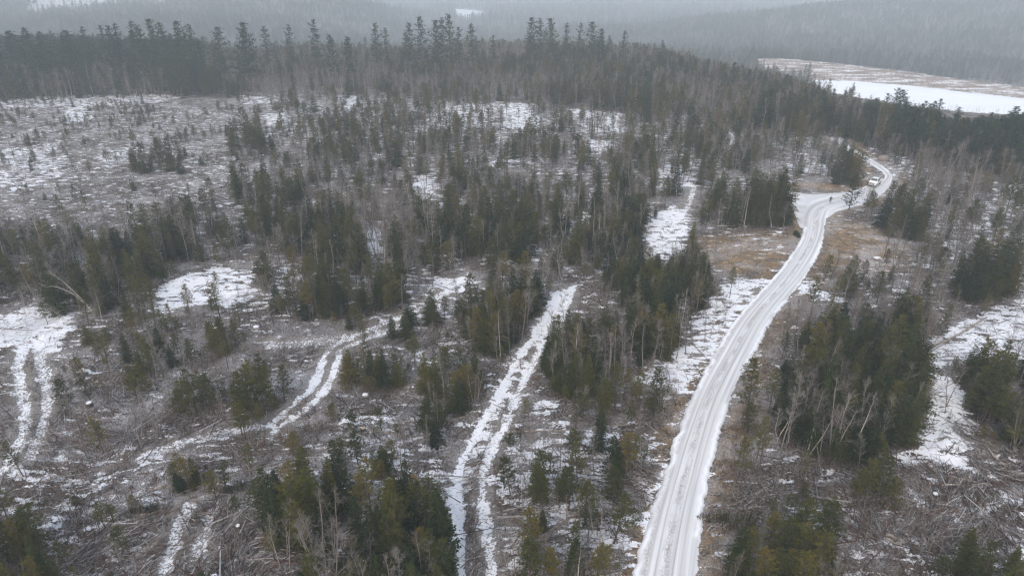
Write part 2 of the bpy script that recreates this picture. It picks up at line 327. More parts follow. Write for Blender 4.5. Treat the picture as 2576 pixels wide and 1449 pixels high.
# ------------------------------------------------------------------ mesh helpers
def mesh(name, V, faces, mats, mi=None, attrs=None, smooth=False):
    """faces: list of int arrays (n,3) or (n,4)"""
    me = bpy.data.meshes.new(name); V = np.asarray(V, np.float32)
    me.vertices.add(len(V)); me.vertices.foreach_set("co", V.ravel())
    faces = [np.asarray(f, np.int32) for f in faces if len(f)]
    nl = sum(f.size for f in faces); nf = sum(len(f) for f in faces)
    me.loops.add(nl); me.polygons.add(nf)
    me.loops.foreach_set("vertex_index", np.concatenate([f.ravel() for f in faces]))
    tot = np.concatenate([np.full(len(f), f.shape[1], np.int32) for f in faces])
    me.polygons.foreach_set("loop_start", np.concatenate([[0], np.cumsum(tot)[:-1]]).astype(np.int32))
    if mi is not None: me.polygons.foreach_set("material_index", np.asarray(mi, np.int32))
    me.polygons.foreach_set("use_smooth", np.full(nf, smooth))
    for mm in mats: me.materials.append(mm)
    for k, a in (attrs or {}).items():
        a = np.asarray(a, np.float32)
        if a.ndim == 1: at_ = me.attributes.new(k, 'FLOAT', 'POINT'); at_.data.foreach_set("value", a)
        else: at_ = me.attributes.new(k, 'FLOAT_COLOR', 'POINT'); at_.data.foreach_set("color", a.ravel())
    me.update(calc_edges=True); return me
def link(name, me, parent=None, loc=None):
    o = bpy.data.objects.new(name, me); COL.objects.link(o)
    if parent is not None: o.parent = parent
    if loc is not None: o.location = loc
    return o
def tag(o, label=None, cat=None, group=None, kind=None):
    if label: o["label"] = label
    if cat: o["category"] = cat
    if group: o["group"] = group
    if kind: o["kind"] = kind
    return o
def prisms(p0, p1, r0, r1, sides=3):
    """tapered prisms for many segments -> V, quads"""
    p0 = np.asarray(p0, float); p1 = np.asarray(p1, float); n = len(p0)
    d = p1 - p0; L = np.linalg.norm(d, axis=1, keepdims=True) + 1e-9; d /= L
    a = np.where(np.abs(d[:, 2:3]) > .9, [[1., 0, 0]], [[0., 0, 1]])
    u = np.cross(d, a); u /= np.linalg.norm(u, axis=1, keepdims=True) + 1e-9; w = np.cross(d, u)
    ang = np.arange(sides) * 2 * math.pi / sides
    ring = u[:, None, :] * np.cos(ang)[None, :, None] + w[:, None, :] * np.sin(ang)[None, :, None]
    r0 = np.broadcast_to(np.asarray(r0, float), (n,)); r1 = np.broadcast_to(np.asarray(r1, float), (n,))
    V = np.concatenate([p0[:, None, :] + ring * r0[:, None, None], p1[:, None, :] + ring * r1[:, None, None]], axis=1).reshape(-1, 3)
    b = (np.arange(n) * 2 * sides)[:, None]; k = np.arange(sides)[None, :]; k2 = (k + 1) % sides
    Q = np.stack([b + k, b + k2, b + sides + k2, b + sides + k], axis=2).reshape(-1, 4)
    return V, Q
def path_tube(pts, radii, sides=6):
    """one joined tube along a path, capped"""
    pts = np.asarray(pts, float); n = len(pts); V = []
    d = np.gradient(pts, axis=0); d /= np.linalg.norm(d, axis=1, keepdims=True) + 1e-9
    a = np.array([1., 0, 0]) if abs(d[0][2]) > .7 else np.array([0, 0, 1.])
    for i in range(n):
        u = np.cross(d[i], a); u /= np.linalg.norm(u) + 1e-9; w = np.cross(d[i], u)
        for k in range(sides):
            th_ = 2 * math.pi * k / sides; V.append(pts[i] + (u * math.cos(th_) + w * math.sin(th_)) * radii[i])
    Q = [(i * sides + k, i * sides + (k + 1) % sides, (i + 1) * sides + (k + 1) % sides, (i + 1) * sides + k) for i in range(n - 1) for k in range(sides)]
    V.append(pts[0]); V.append(pts[-1]); c0 = len(V) - 2; c1 = len(V) - 1
    T = [(c0, (k + 1) % sides, k) for k in range(sides)] + [(c1, (n - 1) * sides + k, (n - 1) * sides + (k + 1) % sides) for k in range(sides)]
    return np.array(V), np.array(Q), np.array(T)
def unit(v): return v / (np.linalg.norm(v, axis=-1, keepdims=True) + 1e-9)

# ------------------------------------------------------------------ tree prototypes: (trunk mesh, crown mesh, height)
def blades(base, dirn, length, width, g):
    """thin kite-shaped leaf faces"""
    n = len(base); side = unit(np.cross(dirn, unit(g.normal(size=(n, 3)) * [.5, .5, 1] + [0, 0, .8])))
    w = np.broadcast_to(np.asarray(width, float), (n,))[:, None]; L = np.broadcast_to(np.asarray(length, float), (n,))[:, None]
    V = np.stack([base, base + dirn * L * .4 + side * w, base + dirn * L, base + dirn * L * .4 - side * w], axis=1).reshape(-1, 3)
    b = (np.arange(n) * 4)[:, None]
    return V, b + np.array([[0, 1, 2, 3]])
def trunk_mesh(name, h, r, bend, g, mt, top=.96, sides=6):
    n = 7; ts = np.linspace(0, top, n); az = g.uniform(0, 6.28)
    off = bend * np.sin(ts * math.pi * .9) * h
    pts = np.stack([off * math.cos(az), off * math.sin(az), ts * h], 1); pts[0, 2] = -.3
    V, Q, T = path_tube(pts, r * (1 - ts * .9), sides)
    return mesh(name, V, [Q, T], [mt]), (lambda t_: np.stack([bend * np.sin(t_ * math.pi * .9) * h * math.cos(az), bend * np.sin(t_ * math.pi * .9) * h * math.sin(az), t_ * h], -1))
def spruce(seed, h=9., Rr=1.45, low=.06, dens=1.0):
    g = np.random.default_rng(seed); tm, ax = trunk_mesh("spruce_trunk", h, .016 * h, g.uniform(0, .01), g, M['bark'])
    B, D, L, Wd = [], [], [], []; S0, S1 = [], []
    nlev = int(h / .27 * dens)
    for k in range(nlev):
        tt = low + (1 - low) * ((k + g.uniform(-.4, .4)) / nlev); tt = min(max(tt, .02), .985)
        prof = (1 - tt) ** .82 * (1 if tt > .15 else .6 + tt * 2.6)
        nb = int(g.integers(5, 9)) if tt < .85 else 4
        a0 = g.uniform(0, 6.28)
        for j in range(nb):
            if g.random() < .10: continue
            az = a0 + j * 6.28 / nb + g.normal(0, .25); bl = Rr * prof * g.uniform(.62, 1.18) + .10
            el = .55 * tt - .18 + g.normal(0, .12)
            d = np.array([math.cos(az) * math.cos(el), math.sin(az) * math.cos(el), math.sin(el)])
            o = ax(np.array(tt)); ns = max(2, int(bl / .17)); s = (np.arange(ns) + g.uniform(0, 1, ns)) / ns
            s = .12 + .88 * s; droop = -.16 * s ** 2 * bl
            pts = o + d * (s * bl)[:, None]; pts[:, 2] += droop
            perp = np.array([-math.sin(az), math.cos(az), 0])
            S0.append(o); S1.append(o + d * bl * .9 + [0, 0, -.13 * bl])
            for sg in (-1, 1):
                dd = unit(d * .8 + perp * sg * .75 + g.normal(0, .17, (ns, 3)) + [0, 0, -.10])
                B.append(pts); D.append(dd); L.append((.20 + .30 * bl * (1 - s * .75)) * g.uniform(.7, 1.2, ns)); Wd.append(np.full(ns, .060) * g.uniform(.8, 1.3, ns))
            B.append(pts[-1:]); D.append(unit(d + g.normal(0, .1, (1, 3)))); L.append(np.array([.3])); Wd.append(np.array([.06]))
    o = ax(np.array(.97)); B.append(np.repeat(o[None], 3, 0)); D.append(unit(np.array([[0.05, 0, 1.], [-.3, .1, .8], [.2, -.3, .8]]))); L.append(np.array([.55, .3, .3])); Wd.append(np.array([.05, .05, .05]))
    V, Q = blades(np.concatenate(B), np.concatenate(D), np.concatenate(L), np.concatenate(Wd), g)
    V2, Q2 = prisms(S0, S1, .018, .006)
    cm = mesh("spruce_crown", np.concatenate([V, V2]), [Q, Q2 + len(V)], [M['spruce'], M['bark']], mi=[0] * len(Q) + [1] * len(Q2))
    return tm, cm, h
def pine(seed, h=7., Rr=1.3, low=.35, mt='pine', tuft=.26, sp=.42, flat=False, keep=.8):
    g = np.random.default_rng(seed); tm, ax = trunk_mesh("pine_trunk", h, .0125 * h, g.uniform(0, .02), g, M['bark'])
    B, D, L, Wd, S0, S1 = [], [], [], [], [], []
    nlev = max(5, int(h * (1 - low) / sp))
    lop = g.uniform(0, 6.28)
    for k in range(nlev):
        tt = low + (1 - low) * (k + .3) / nlev
        s_ = (tt - low) / (1 - low)
        prof = (math.sin(min(1, s_ * 1.9 + .30) * math.pi / 2)) * (1 - s_) ** .62 if not flat else (.55 + .45 * math.sin(k * 2.1)) * min(1, (1 - s_) ** .5 * 1.15)
        nb = int(g.integers(4, 7)); a0 = g.uniform(0, 6.28)
        for j in range(nb):
            if g.random() > keep: continue
            az = a0 + j * 6.28 / nb + g.normal(0, .3); bl = Rr * prof * g.uniform(.5, 1.15) * (1 + .25 * math.cos(az - lop)) + .15
            el = (.25 + .5 * s_ if not flat else .08 + .45 * s_) + g.normal(0, .12)
            d = np.array([math.cos(az) * math.cos(el), math.sin(az) * math.cos(el), math.sin(el)])
            o = ax(np.array(tt)); S0.append(o); S1.append(o + d * bl)
            ns = max(2, int(bl / (tuft * .8))); s = .30 + .70 * (np.arange(ns) + g.uniform(0, 1, ns)) / ns
            for q in range(ns):
                c = o + d * bl * s[q] + g.normal(0, .10 * bl * (1 if not flat else .9), 3) * [1, 1, .35]
                m_ = 7; dd = unit(g.normal(0, 1, (m_, 3)) * [1, 1, .55] + d * .9 + [0, 0, .35])
                B.append(np.repeat(c[None], m_, 0)); D.append(dd); L.append(tuft * g.uniform(.7, 1.4, m_)); Wd.append(np.full(m_, tuft * .13))
    o = ax(np.array(.96)); B.append(np.repeat(o[None], 5, 0)); D.append(unit(g.normal(0, .4, (5, 3)) + [0, 0, 1])); L.append(np.full(5, tuft * 1.4)); Wd.append(np.full(5, tuft * .15))
    V, Q = blades(np.concatenate(B), np.concatenate(D), np.concatenate(L), np.concatenate(Wd), g)
    V2, Q2 = prisms(S0, S1, .006 * h ** .5 + .010, .008)
    nm = "pine_crown"
    cm = mesh(nm, np.concatenate([V, V2]), [Q, Q2 + len(V)], [M[mt], M['bark']], mi=[0] * len(Q) + [1] * len(Q2))
    return tm, cm, h
def bare(seed, h=9., spread=1.0, mt='greybark', nb=20, low=.30, bend=.03, rr=.0100, twig=.0115, stems=1):
    g = np.random.default_rng(seed); tms = []; S0, S1, A0, A1 = [], [], [], []
    TV, TQ, TT = [], [], []; off = 0
    for st in range(stems):
        az0 = g.uniform(0, 6.28); lean = 0 if stems == 1 else g.uniform(.08, .22); n = 8; ts = np.linspace(0, .97, n); hh = h * (1 if st == 0 else g.uniform(.75, .95))
        o2 = bend * np.sin(ts * 3.0) * hh + lean * ts * hh
        b2 = bend * .6 * np.sin(ts * 7 + g.uniform(0, 3)) * hh * .5
        pts = np.stack([o2 * math.cos(az0) - b2 * math.sin(az0), o2 * math.sin(az0) + b2 * math.cos(az0), ts * hh], 1); pts[0, 2] = -.3
        rad = rr * hh * (1 - ts * .88)
        V, Q, T = path_tube(pts, rad, 6); TV.append(V); TQ.append(Q + off); TT.append(T + off); off += len(V)
        tt = low + (1 - low) * np.sort(g.uniform(0, 1, nb)) ** .85
        for t_ in tt:
            o = np.array([np.interp(t_ * .97, ts, pts[:, c]) for c in range(3)])
            az = g.uniform(0, 6.28); el = g.uniform(.45, 1.15) + .2 * t_
            L = spread * hh * .30 * (1 - t_) ** .6 * g.uniform(.5, 1.2) + .25
            d = np.array([math.cos(az) * math.cos(el), math.sin(az) * math.cos(el), math.sin(el)])
            p = o; r_ = twig * (1 + 1.6 * (1 - t_)); segs = 3
            for q in range(segs):
                d = unit(d + g.normal(0, .16, 3) + [0, 0, .10]); p2 = p + d * L / segs
                S0.append(p); S1.append(p2); A0.append(r_ * (1 - q * .25)); A1.append(r_ * (1 - (q + 1) * .25))
                for w in range(int(g.integers(2, 4))):
                    d2 = unit(d + g.normal(0, .6, 3) + [0, 0, .15]); f = g.uniform(0, 1); b = p + (p2 - p) * f; l2 = L * g.uniform(.22, .5)
                    m_ = b + d2 * l2 * .5; S0.append(b); S1.append(m_); A0.append(twig * .8); A1.append(twig * .6)
                    for z in range(3):
                        d3 = unit(d2 + g.normal(0, .45, 3)); S0.append(m_); S1.append(m_ + d3 * l2 * g.uniform(.4, .8)); A0.append(twig * .6); A1.append(twig * .35)
                p = p2
    tm = mesh("bare_trunk", np.concatenate(TV), [np.concatenate(TQ), np.concatenate(TT)], [M[mt]])
    V, Q = prisms(S0, S1, A0, A1)
    cm = mesh("bare_branches", V, [Q], [M['twig'] if mt != 'birch' else M['greybark']])
    return tm, cm, h
PROTO = {
 'spruce': [spruce(11, 9, 1.9), spruce(12, 9.5, 1.6), spruce(13, 8, 2.1), spruce(14, 10, 1.8, .12), spruce(15, 7, 1.7), spruce(16, 9, 1.45, .2), spruce(17, 8.5, 2.3, .03)],
 'pine': [pine(21, 7, 1.6, .25, sp=.34), pine(22, 7.5, 1.35, .35, sp=.36), pine(23, 6, 1.7, .15, sp=.34), pine(24, 8, 1.5, .42, sp=.36), pine(25, 6.5, 1.2, .3, keep=.75), pine(26, 7, 1.9, .12, sp=.34)],
 'bigpine': [pine(31, 22, 4.9, .28, 'bigpine', .72, .62, True, .9), pine(32, 24, 4.4, .36, 'bigpine', .72, .68, True, .85), pine(33, 20, 5.4, .20, 'bigpine', .75, .58, True, .95), pine(34, 23, 4.0, .42, 'bigpine', .7, .7, True, .85)],
 'bare': [bare(41, 9), bare(42, 10, .8, nb=24), bare(43, 8, 1.2), bare(44, 9.5, .7, nb=16, low=.45), bare(45, 8.5, 1.0, stems=2, nb=13), bare(46, 10, .9, bend=.06), bare(47, 7, 1.1, stems=3, nb=9)],
 'birch': [bare(51, 10, .75, 'birch', 16, .4, .03, .0088), bare(52, 9, .9, 'birch', 14, .4, .06, .0088, stems=2), bare(53, 11, .7, 'birch', 18, .45, .02, .0085)],
}

# lake, marsh
def flat_sheet(name, poly, z, mt, step, inset=0, hfun=None):
    xs = [p[0] for p in poly]; yy_ = [p[1] for p in poly]
    gx = np.arange(min(xs) - 10, max(xs) + 10, step); gy = np.arange(min(yy_) - 10, max(yy_) + 10, step)
    GX, GY = np.meshgrid(gx, gy, indexing='ij'); sd = poly_sd(GX, GY, poly) + (fbm(GX / 12, GY / 12, 3, 77) - .5) * 8
    ok = sd > -3 - inset; cell = ok[:-1, :-1] & ok[1:, :-1] & ok[1:, 1:] & ok[:-1, 1:]
    id_ = np.arange(GX.size).reshape(GX.shape); zz = np.full(GX.shape, z) if hfun is None else z + hfun(GX, GY)
    Q = np.stack([id_[:-1, :-1], id_[1:, :-1], id_[1:, 1:], id_[:-1, 1:]], 2)[cell]
    used = np.unique(Q); remap = np.zeros(GX.size, int); remap[used] = np.arange(len(used))
    V = np.stack([GX.ravel(), GY.ravel(), zz.ravel()], 1)[used]
    return link(name, mesh(name, V, [remap[Q]], [mt], smooth=True))
tag(flat_sheet("lake", LAKE, ZL - .05, M['lake'], 2.5), kind="structure")
tag(flat_sheet("distant_lake", FARLAKE, ZF - .05, M['lake'], 4), kind="structure")
tag(flat_sheet("marsh", MARSH, ZL + .03, M['marsh'], 2.0, hfun=lambda a, b: .5 * np.maximum(0, fbm(a / 5, b / 5, 3, 66) - .45)), kind="structure")

# road
def ribbon(name, Ls, Rs, mt, lift, bank=True, n=10, nw=34, taper_end=False):
    Lc = np.array(smooth_line(Ls, n)); Rc = np.array(smooth_line(Rs, n))
    C = (Lc + Rc) / 2; s = np.concatenate([[0], np.cumsum(np.linalg.norm(np.diff(C, axis=0), axis=1))])
    m_ = int(s[-1] / .35); S = np.linspace(0, s[-1], m_)
    Li = np.stack([np.interp(S, s, Lc[:, i]) for i in (0, 1)], 1); Ri = np.stack([np.interp(S, s, Rc[:, i]) for i in (0, 1)], 1)
    u = np.linspace(0, 1, nw)
    wid = np.linalg.norm(Ri - Li, axis=1)
    jl = (fbm(S / 1.1, S * 0, 4, 91, .7) - .5) * .8; jr = (fbm(S / 1.1, S * 0, 4, 95, .7) - .5) * .8
    dirv = unit(Ri - Li); Cs = (Li + Ri) / 2
    Li = Li - dirv * jl[:, None]; Ri = Ri + dirv * jr[:, None]
    G = Li[:, None, :] * (1 - u)[None, :, None] + Ri[:, None, :] * u[None, :, None]
    dl = u[None, :] * wid[:, None]; dr = (1 - u)[None, :] * wid[:, None]; e = np.minimum(dl, dr)
    across = ((G - Cs[:, None, :]) * dirv[:, None, :]).sum(-1) + .12 * np.sin(S / 31)[:, None]
    if not bank: across = 6 + fbm(G[..., 0] / 3, G[..., 1] / 3, 3, 5) * .6
    zz = th(G[..., 0], G[..., 1]) + lift
    bk = np.exp(-((e - .5) / .33) ** 2) * (.55 + .8 * fbm(S[:, None] / 2.2 + (dl < dr) * 40, dl / 3, 3, 97)); gapr = sstep(.44, .54, fbm(S / 8, S * 0, 3, 101))[:, None]; gapl = .45 + .55 * sstep(.34, .5, fbm(S / 6, S * 0, 3, 103))[:, None]; bk = np.where(dl < dr, bk * gapl, bk * .9 * gapr)
    injn = inside(G[..., 0], G[..., 1], JIN); bk = np.where(injn, 0, bk)
    zz = zz + (.20 * bk if bank else 0) - .16 * sstep(.25, 0, e) * ~injn
    rut_ = np.exp(-((across + 1.05) / .22) ** 2) + np.exp(-((across - .72) / .22) ** 2); zz = zz - .03 * rut_
    id_ = np.arange(G.shape[0] * nw).reshape(-1, nw)
    Q = np.stack([id_[:-1, :-1], id_[:-1, 1:], id_[1:, 1:], id_[1:, :-1]], 2).reshape(-1, 4)
    edge = np.where(injn, 0, sstep(.28, 0, e) * .6)
    edge = edge + .42 * (dr < 1.0) * sstep(1.0, .1, dr) * (1 - gapr) * ~injn
    dirt = .55 * np.exp(-((e - 1.15) / .35) ** 2) * (dl < dr)
    bankm = np.clip(bk * (1.2 if bank else .4), 0, 1)
    return mesh(name, np.stack([G[..., 0].ravel(), G[..., 1].ravel(), zz.ravel()], 1), [Q], [mt],
        attrs=dict(across=across.ravel(), along=np.repeat(S, nw), bank=bankm.ravel(), edge=edge.ravel()), smooth=True)
tag(link("road", ribbon("road", RL, RR, M['road'], .07)), kind="structure")
AP_L = [(2140, 482), (2090, 485), (2040, 487), (1995, 482), (1970, 481)]; AP_R = [(2110, 530), (2060, 562), (2016, 574), (1994, 528), (1968, 498)]
ap = ribbon("road_apron", [np.array(at(*p)) for p in AP_L], [np.array(at(*p)) for p in AP_R], M['road'], .045, bank=False)
tag(link("road_apron", ap), kind="structure")
SP_L = [(1990, 486), (1940, 478), (1900, 462), (1880, 445)]; SP_R = [(1990, 508), (1930, 492), (1888, 470), (1866, 450)]

# ------------------------------------------------------------------ trees: where they stand
CLUSTERS = [
 # outline, count, mix, height range, lean, place phrase
 ([(690, 1250), (860, 1270), (1130, 1310), (1140, 1449), (1130, 1600), (800, 1600), (700, 1420)], 91, dict(spruce=.62, pine=.2, bare=.18), (5, 9.5), "the dark clump at the bottom left of the twin ruts"),
 ([(880, 1500), (1120, 1480), (1150, 1620), (850, 1640)], 18, dict(bare=1), (6, 8.5), "the bare stems in front of the bottom dark clump"),
 ([(-60, 1370), (150, 1390), (170, 1480), (150, 1640), (-80, 1640)], 33, dict(pine=.8, spruce=.2), (4, 7), "the olive thicket in the bottom left corner"),
 ([(-60, 620), (200, 590), (400, 600), (480, 650), (390, 700), (330, 780), (190, 800), (-60, 780)], 118, dict(spruce=.48, pine=.12, bare=.36, birch=.04), (6, 10.5), "the dark wood at the left edge above the snow patch"),
 ([(380, 560), (560, 560), (650, 620), (560, 660), (400, 670)], 52, dict(bare=.5, spruce=.25, pine=.25), (6, 9.5), "the thin grey wood above the snowy clearing"),
 ([(570, 470), (700, 470), (820, 540), (900, 600), (930, 700), (800, 690), (720, 640), (600, 560)], 101, dict(spruce=.62, bare=.22, pine=.14, birch=.02), (6, 10.5), "the dark spruce block left of centre"),
 ([(860, 520), (1000, 510), (1080, 560), (1100, 690), (1000, 730), (920, 690), (880, 620)], 79, dict(bare=.86, spruce=.10, birch=.04), (7, 10.5), "the grey leafless stand at the centre"),
 ([(740, 730), (900, 740), (1040, 740), (1010, 790), (880, 800), (760, 810)], 52, dict(pine=.45, spruce=.4, bare=.15), (5, 8.5), "the mixed clump just above the trail fork"),
 ([(1060, 560), (1200, 540), (1400, 540), (1620, 560), (1600, 640), (1500, 680), (1340, 660), (1180, 650), (1080, 640)], 138, dict(spruce=.66, bare=.16, pine=.16, birch=.02), (6, 10), "the big spruce wood right of centre"),
 ([(1500, 690), (1640, 660), (1790, 700), (1800, 780), (1710, 860), (1600, 850), (1560, 770)], 74, dict(spruce=.55, pine=.2, bare=.22, birch=.03), (6, 9.5), "the dark point of wood reaching toward the road"),
 ([(1175, 800), (1290, 760), (1390, 740), (1370, 780), (1300, 880), (1240, 900), (1180, 880)], 68, dict(spruce=.4, pine=.25, bare=.35), (6, 9.5), "the clump between the two skid trails"),
 ([(1370, 900), (1440, 880), (1580, 850), (1710, 860), (1700, 910), (1600, 930), (1510, 1010), (1370, 990)], 76, dict(spruce=.4, pine=.2, bare=.38, birch=.02), (6, 9), "the mixed clump right of the twin ruts"),
 ([(875, 960), (930, 945), (1010, 960), (990, 990), (890, 990)], 14, dict(pine=.6, spruce=.4), (4.5, 6.5), "the round green clump right of the snowy ruts"),
 ([(1060, 980), (1200, 950), (1230, 990), (1190, 1040), (1080, 1050)], 28, dict(pine=.5, spruce=.25, bare=.25), (4.5, 7), "the loose group left of the twin ruts"),
 ([(600, 990), (720, 1010), (700, 1080), (610, 1110), (590, 1050)], 16, dict(pine=.85, bare=.15), (5, 7.5), "the olive pines left of the curved snowy ruts"),
 ([(420, 1020), (530, 1000), (560, 1040), (460, 1080)], 13, dict(pine=.6, bare=.4), (4, 6.5), "the wispy group above the thin snow strip"),
 ([(420, 1210), (500, 1190), (520, 1230), (430, 1245)], 9, dict(pine=.6, spruce=.4), (2.5, 4), "the small clump behind the pale log"),
 ([(1960, 1000), (2050, 930), (2160, 900), (2290, 920), (2330, 1000), (2330, 1080), (2240, 1160), (2100, 1180), (1960, 1150)], 138, dict(spruce=.66, bare=.20, pine=.12, birch=.02), (6, 9.5), "the big dark clump right of the road"),
 ([(2080, 860), (2200, 840), (2330, 860), (2330, 910), (2100, 900)], 33, dict(spruce=.55, bare=.45), (6, 9), "the back rim of the clump right of the road"),
 ([(2385, 735), (2440, 710), (2535, 700), (2545, 740), (2480, 760), (2400, 755)], 28, dict(spruce=.95, pine=.05), (7, 11), "the dark row near the right edge"),
 ([(1828, 568), (1985, 572), (1975, 545), (1930, 535), (1845, 540)], 46, dict(spruce=.85, bare=.1, birch=.05), (8, 12.5), "the dark clump beside the road junction"),
 ([(1760, 575), (1830, 570), (1840, 540), (1770, 530)], 15, dict(pine=.7, bare=.3), (6, 9), "the thin pines left of the junction clump"),
 ([(2200, 560), (2260, 540), (2330, 570), (2320, 610), (2240, 600)], 22, dict(pine=.75, spruce=.25), (6, 9), "the olive clump right of the junction"),
 ([(2075, 470), (2160, 470), (2150, 440), (2080, 440)], 13, dict(pine=.7, spruce=.2, bare=.1), (7, 10.5), "the pines behind the walking person"),
 ([(1900, 420), (2080, 400), (2060, 455), (1900, 450)], 20, dict(bare=.75, birch=.1, pine=.15), (6, 9), "the bare brush behind the junction"),
 ([(1840, 1380), (2080, 1360), (2100, 1500), (2080, 1640), (1830, 1620)], 46, dict(pine=.75, spruce=.1, bare=.15), (4, 7), "the young pines beside the road at the bottom"),
 ([(2320, 1450), (2600, 1400), (2660, 1620), (2330, 1640)], 19, dict(pine=.6, spruce=.4), (5, 8), "the young trees in the bottom right corner"),
 ([(2420, 960), (2640, 920), (2680, 1180), (2540, 1150), (2440, 1050)], 62, dict(bare=.45, pine=.4, spruce=.15), (6, 9), "the thin wood on the right edge below the snow"),
 ([(2480, 520), (2640, 500), (2660, 660), (2540, 650)], 28, dict(bare=.6, pine=.4), (6, 9), "the open wood at the right edge"),
 ([(2210, 640), (2300, 560), (2420, 560), (2440, 700), (2350, 830), (2240, 800)], 79, dict(bare=.93, birch=.03, pine=.04), (5, 8.5), "the reddish bare brush right of the road"),
 ([(2240, 430), (2330, 420), (2470, 440), (2480, 520), (2380, 560), (2290, 540)], 74, dict(bare=.78, birch=.07, pine=.15), (7, 10), "the bare wood below the dark forest right of the truck"),
 ([(1300, 350), (1500, 350), (1700, 360), (1800, 420), (1780, 470), (1600, 480), (1300, 430)], 81, dict(pine=.62, spruce=.2, bare=.18), (6, 10), "the scattered trees on the patchy snow right of centre"),
 ([(700, 320), (1000, 300), (1260, 310), (1290, 380), (1000, 400), (720, 370)], 71, dict(pine=.78, spruce=.12, bare=.1), (6, 9.5), "the olive pines on the open slope"),
 ([(860, 420), (1080, 400), (1280, 420), (1280, 480), (1060, 500), (900, 470)], 55, dict(pine=.4, spruce=.3, bare=.3), (6, 9), "the loose trees above the grey leafless stand"),
 ([(1450, 480), (1700, 490), (1700, 540), (1640, 560), (1450, 540)], 46, dict(spruce=.4, bare=.4, pine=.2), (6, 9), "the trees behind the big spruce wood"),
 ([(560, 330), (660, 320), (670, 390), (580, 400)], 20, dict(spruce=.5, pine=.5), (7, 11), "the dark clump on the open left slope"),
 ([(330, 400), (460, 395), (460, 440), (340, 440)], 15, dict(spruce=.4, pine=.6), (6, 9), "the small clump out on the left clearing"),
 ([(20, 320), (560, 290), (540, 500), (30, 560)], 33, dict(pine=.8, spruce=.2), (3, 5.5), "the clearing at the far left"),
 ([(200, 830), (600, 800), (640, 930), (400, 960), (200, 940)], 62, dict(pine=.62, bare=.25, spruce=.13), (3.5, 6.5), "the brushy ground below the left wood"),
 ([(200, 980), (400, 960), (420, 1130), (200, 1160)], 18, dict(bare=.5, pine=.5), (3.5, 7), "the slash field at the lower left"),
 ([(700, 880), (1160, 860), (1150, 930), (860, 950)], 13, dict(bare=.7, pine=.3), (4, 6.5), "the slash below the trail fork"),
 ([(850, 1060), (1120, 1060), (1120, 1220), (860, 1200)], 22, dict(bare=.4, pine=.45, spruce=.15), (3.5, 6), "the open ground above the bottom dark clump"),
 ([(1270, 1100), (1640, 1060), (1680, 1180), (1560, 1500), (1290, 1500)], 64, dict(bare=.48, pine=.42, spruce=.08, birch=.02), (3.5, 7), "the patchy snow between the twin ruts and road"),
 ([(1460, 1010), (1680, 990), (1690, 1060), (1450, 1060)], 20, dict(bare=.6, pine=.4), (5, 8), "the thin trees beside the road at mid left"),
 ([(1600, 960), (1720, 900), (1790, 850), (1740, 860), (1610, 920)], 11, dict(bare=.7, birch=.3), (5, 8), "the snowy verge left of the road"),
 ([(2000, 1200), (2250, 1180), (2300, 1300), (2050, 1330)], 11, dict(bare=.6, pine=.4), (4, 7), "the slash field at the lower right"),
 ([(1850, 980), (1930, 960), (1950, 1200), (1850, 1200)], 10, dict(bare=.6, pine=.4), (5, 8), "the brown verge right of the road"),
 ([(150, 1300), (640, 1250), (640, 1400), (180, 1500)], 9, dict(pine=.6, bare=.4), (2.5, 5), "the pale slash ground at bottom left"),
 ([(760, 800), (1180, 800), (1180, 860), (900, 870)], 13, dict(pine=.7, spruce=.3), (3.5, 5.5), "the debris strip right of the trail fork"),
 ([(1480, 290), (2060, 330), (2110, 380), (1820, 400), (1500, 345)], 86, dict(pine=.4, bare=.45, spruce=.15), (8, 12), "the forest fringe left of the far road end"),
]
TREES = []   # x, y, h, kind, place
road_keep = lambda a, b: float(line_dist(np.array(a), np.array(b), ROAD_C))
APRON = [at(*p) for p in [(1975, 480), (2130, 480), (2240, 440), (2260, 480), (2180, 520), (2100, 545), (2020, 560), (1985, 520)]]
def ok_spot(a, b, hh):
    if road_keep(a, b) < 3.9 + .10 * hh: return False
    if inside(np.array(a), np.array(b), APRON): return False
    for kk, (pts, s) in TR.items():
        P = pts
        if float(line_dist(np.array(a), np.array(b), P)) < (1.3 if s > .35 else .9): return False
    return True
for ci, (poly, n, mix, hr, place) in enumerate(CLUSTERS):
    xs = [p[0] for p in poly]; yy_ = [p[1] for p in poly]; got = []; tries = 0
    kinds = list(mix); pr = np.array([mix[k] for k in kinds]); pr = pr / pr.sum()
    while len(got) < n and tries < n * 60:
        tries += 1
        px, py = rng.uniform(min(xs), max(xs)), rng.uniform(min(yy_), max(yy_))
        if not inside(np.array(px), np.array(py), poly): continue
        a, b = at(px, py); hh = hr[0] * .5 + (hr[1] - hr[0] * .5) * rng.random() ** .85
        kd = kinds[rng.choice(len(kinds), p=pr)]
        if kd in ('bare', 'birch'): hh *= 1.15
        md = .9 if tries < n * 30 else .5
        if any((a - q[0]) ** 2 + (b - q[1]) ** 2 < md * md for q in got): continue
        if not ok_spot(a, b, hh): continue
        got.append((a, b, hh, kd, place, ci))
    TREES += got
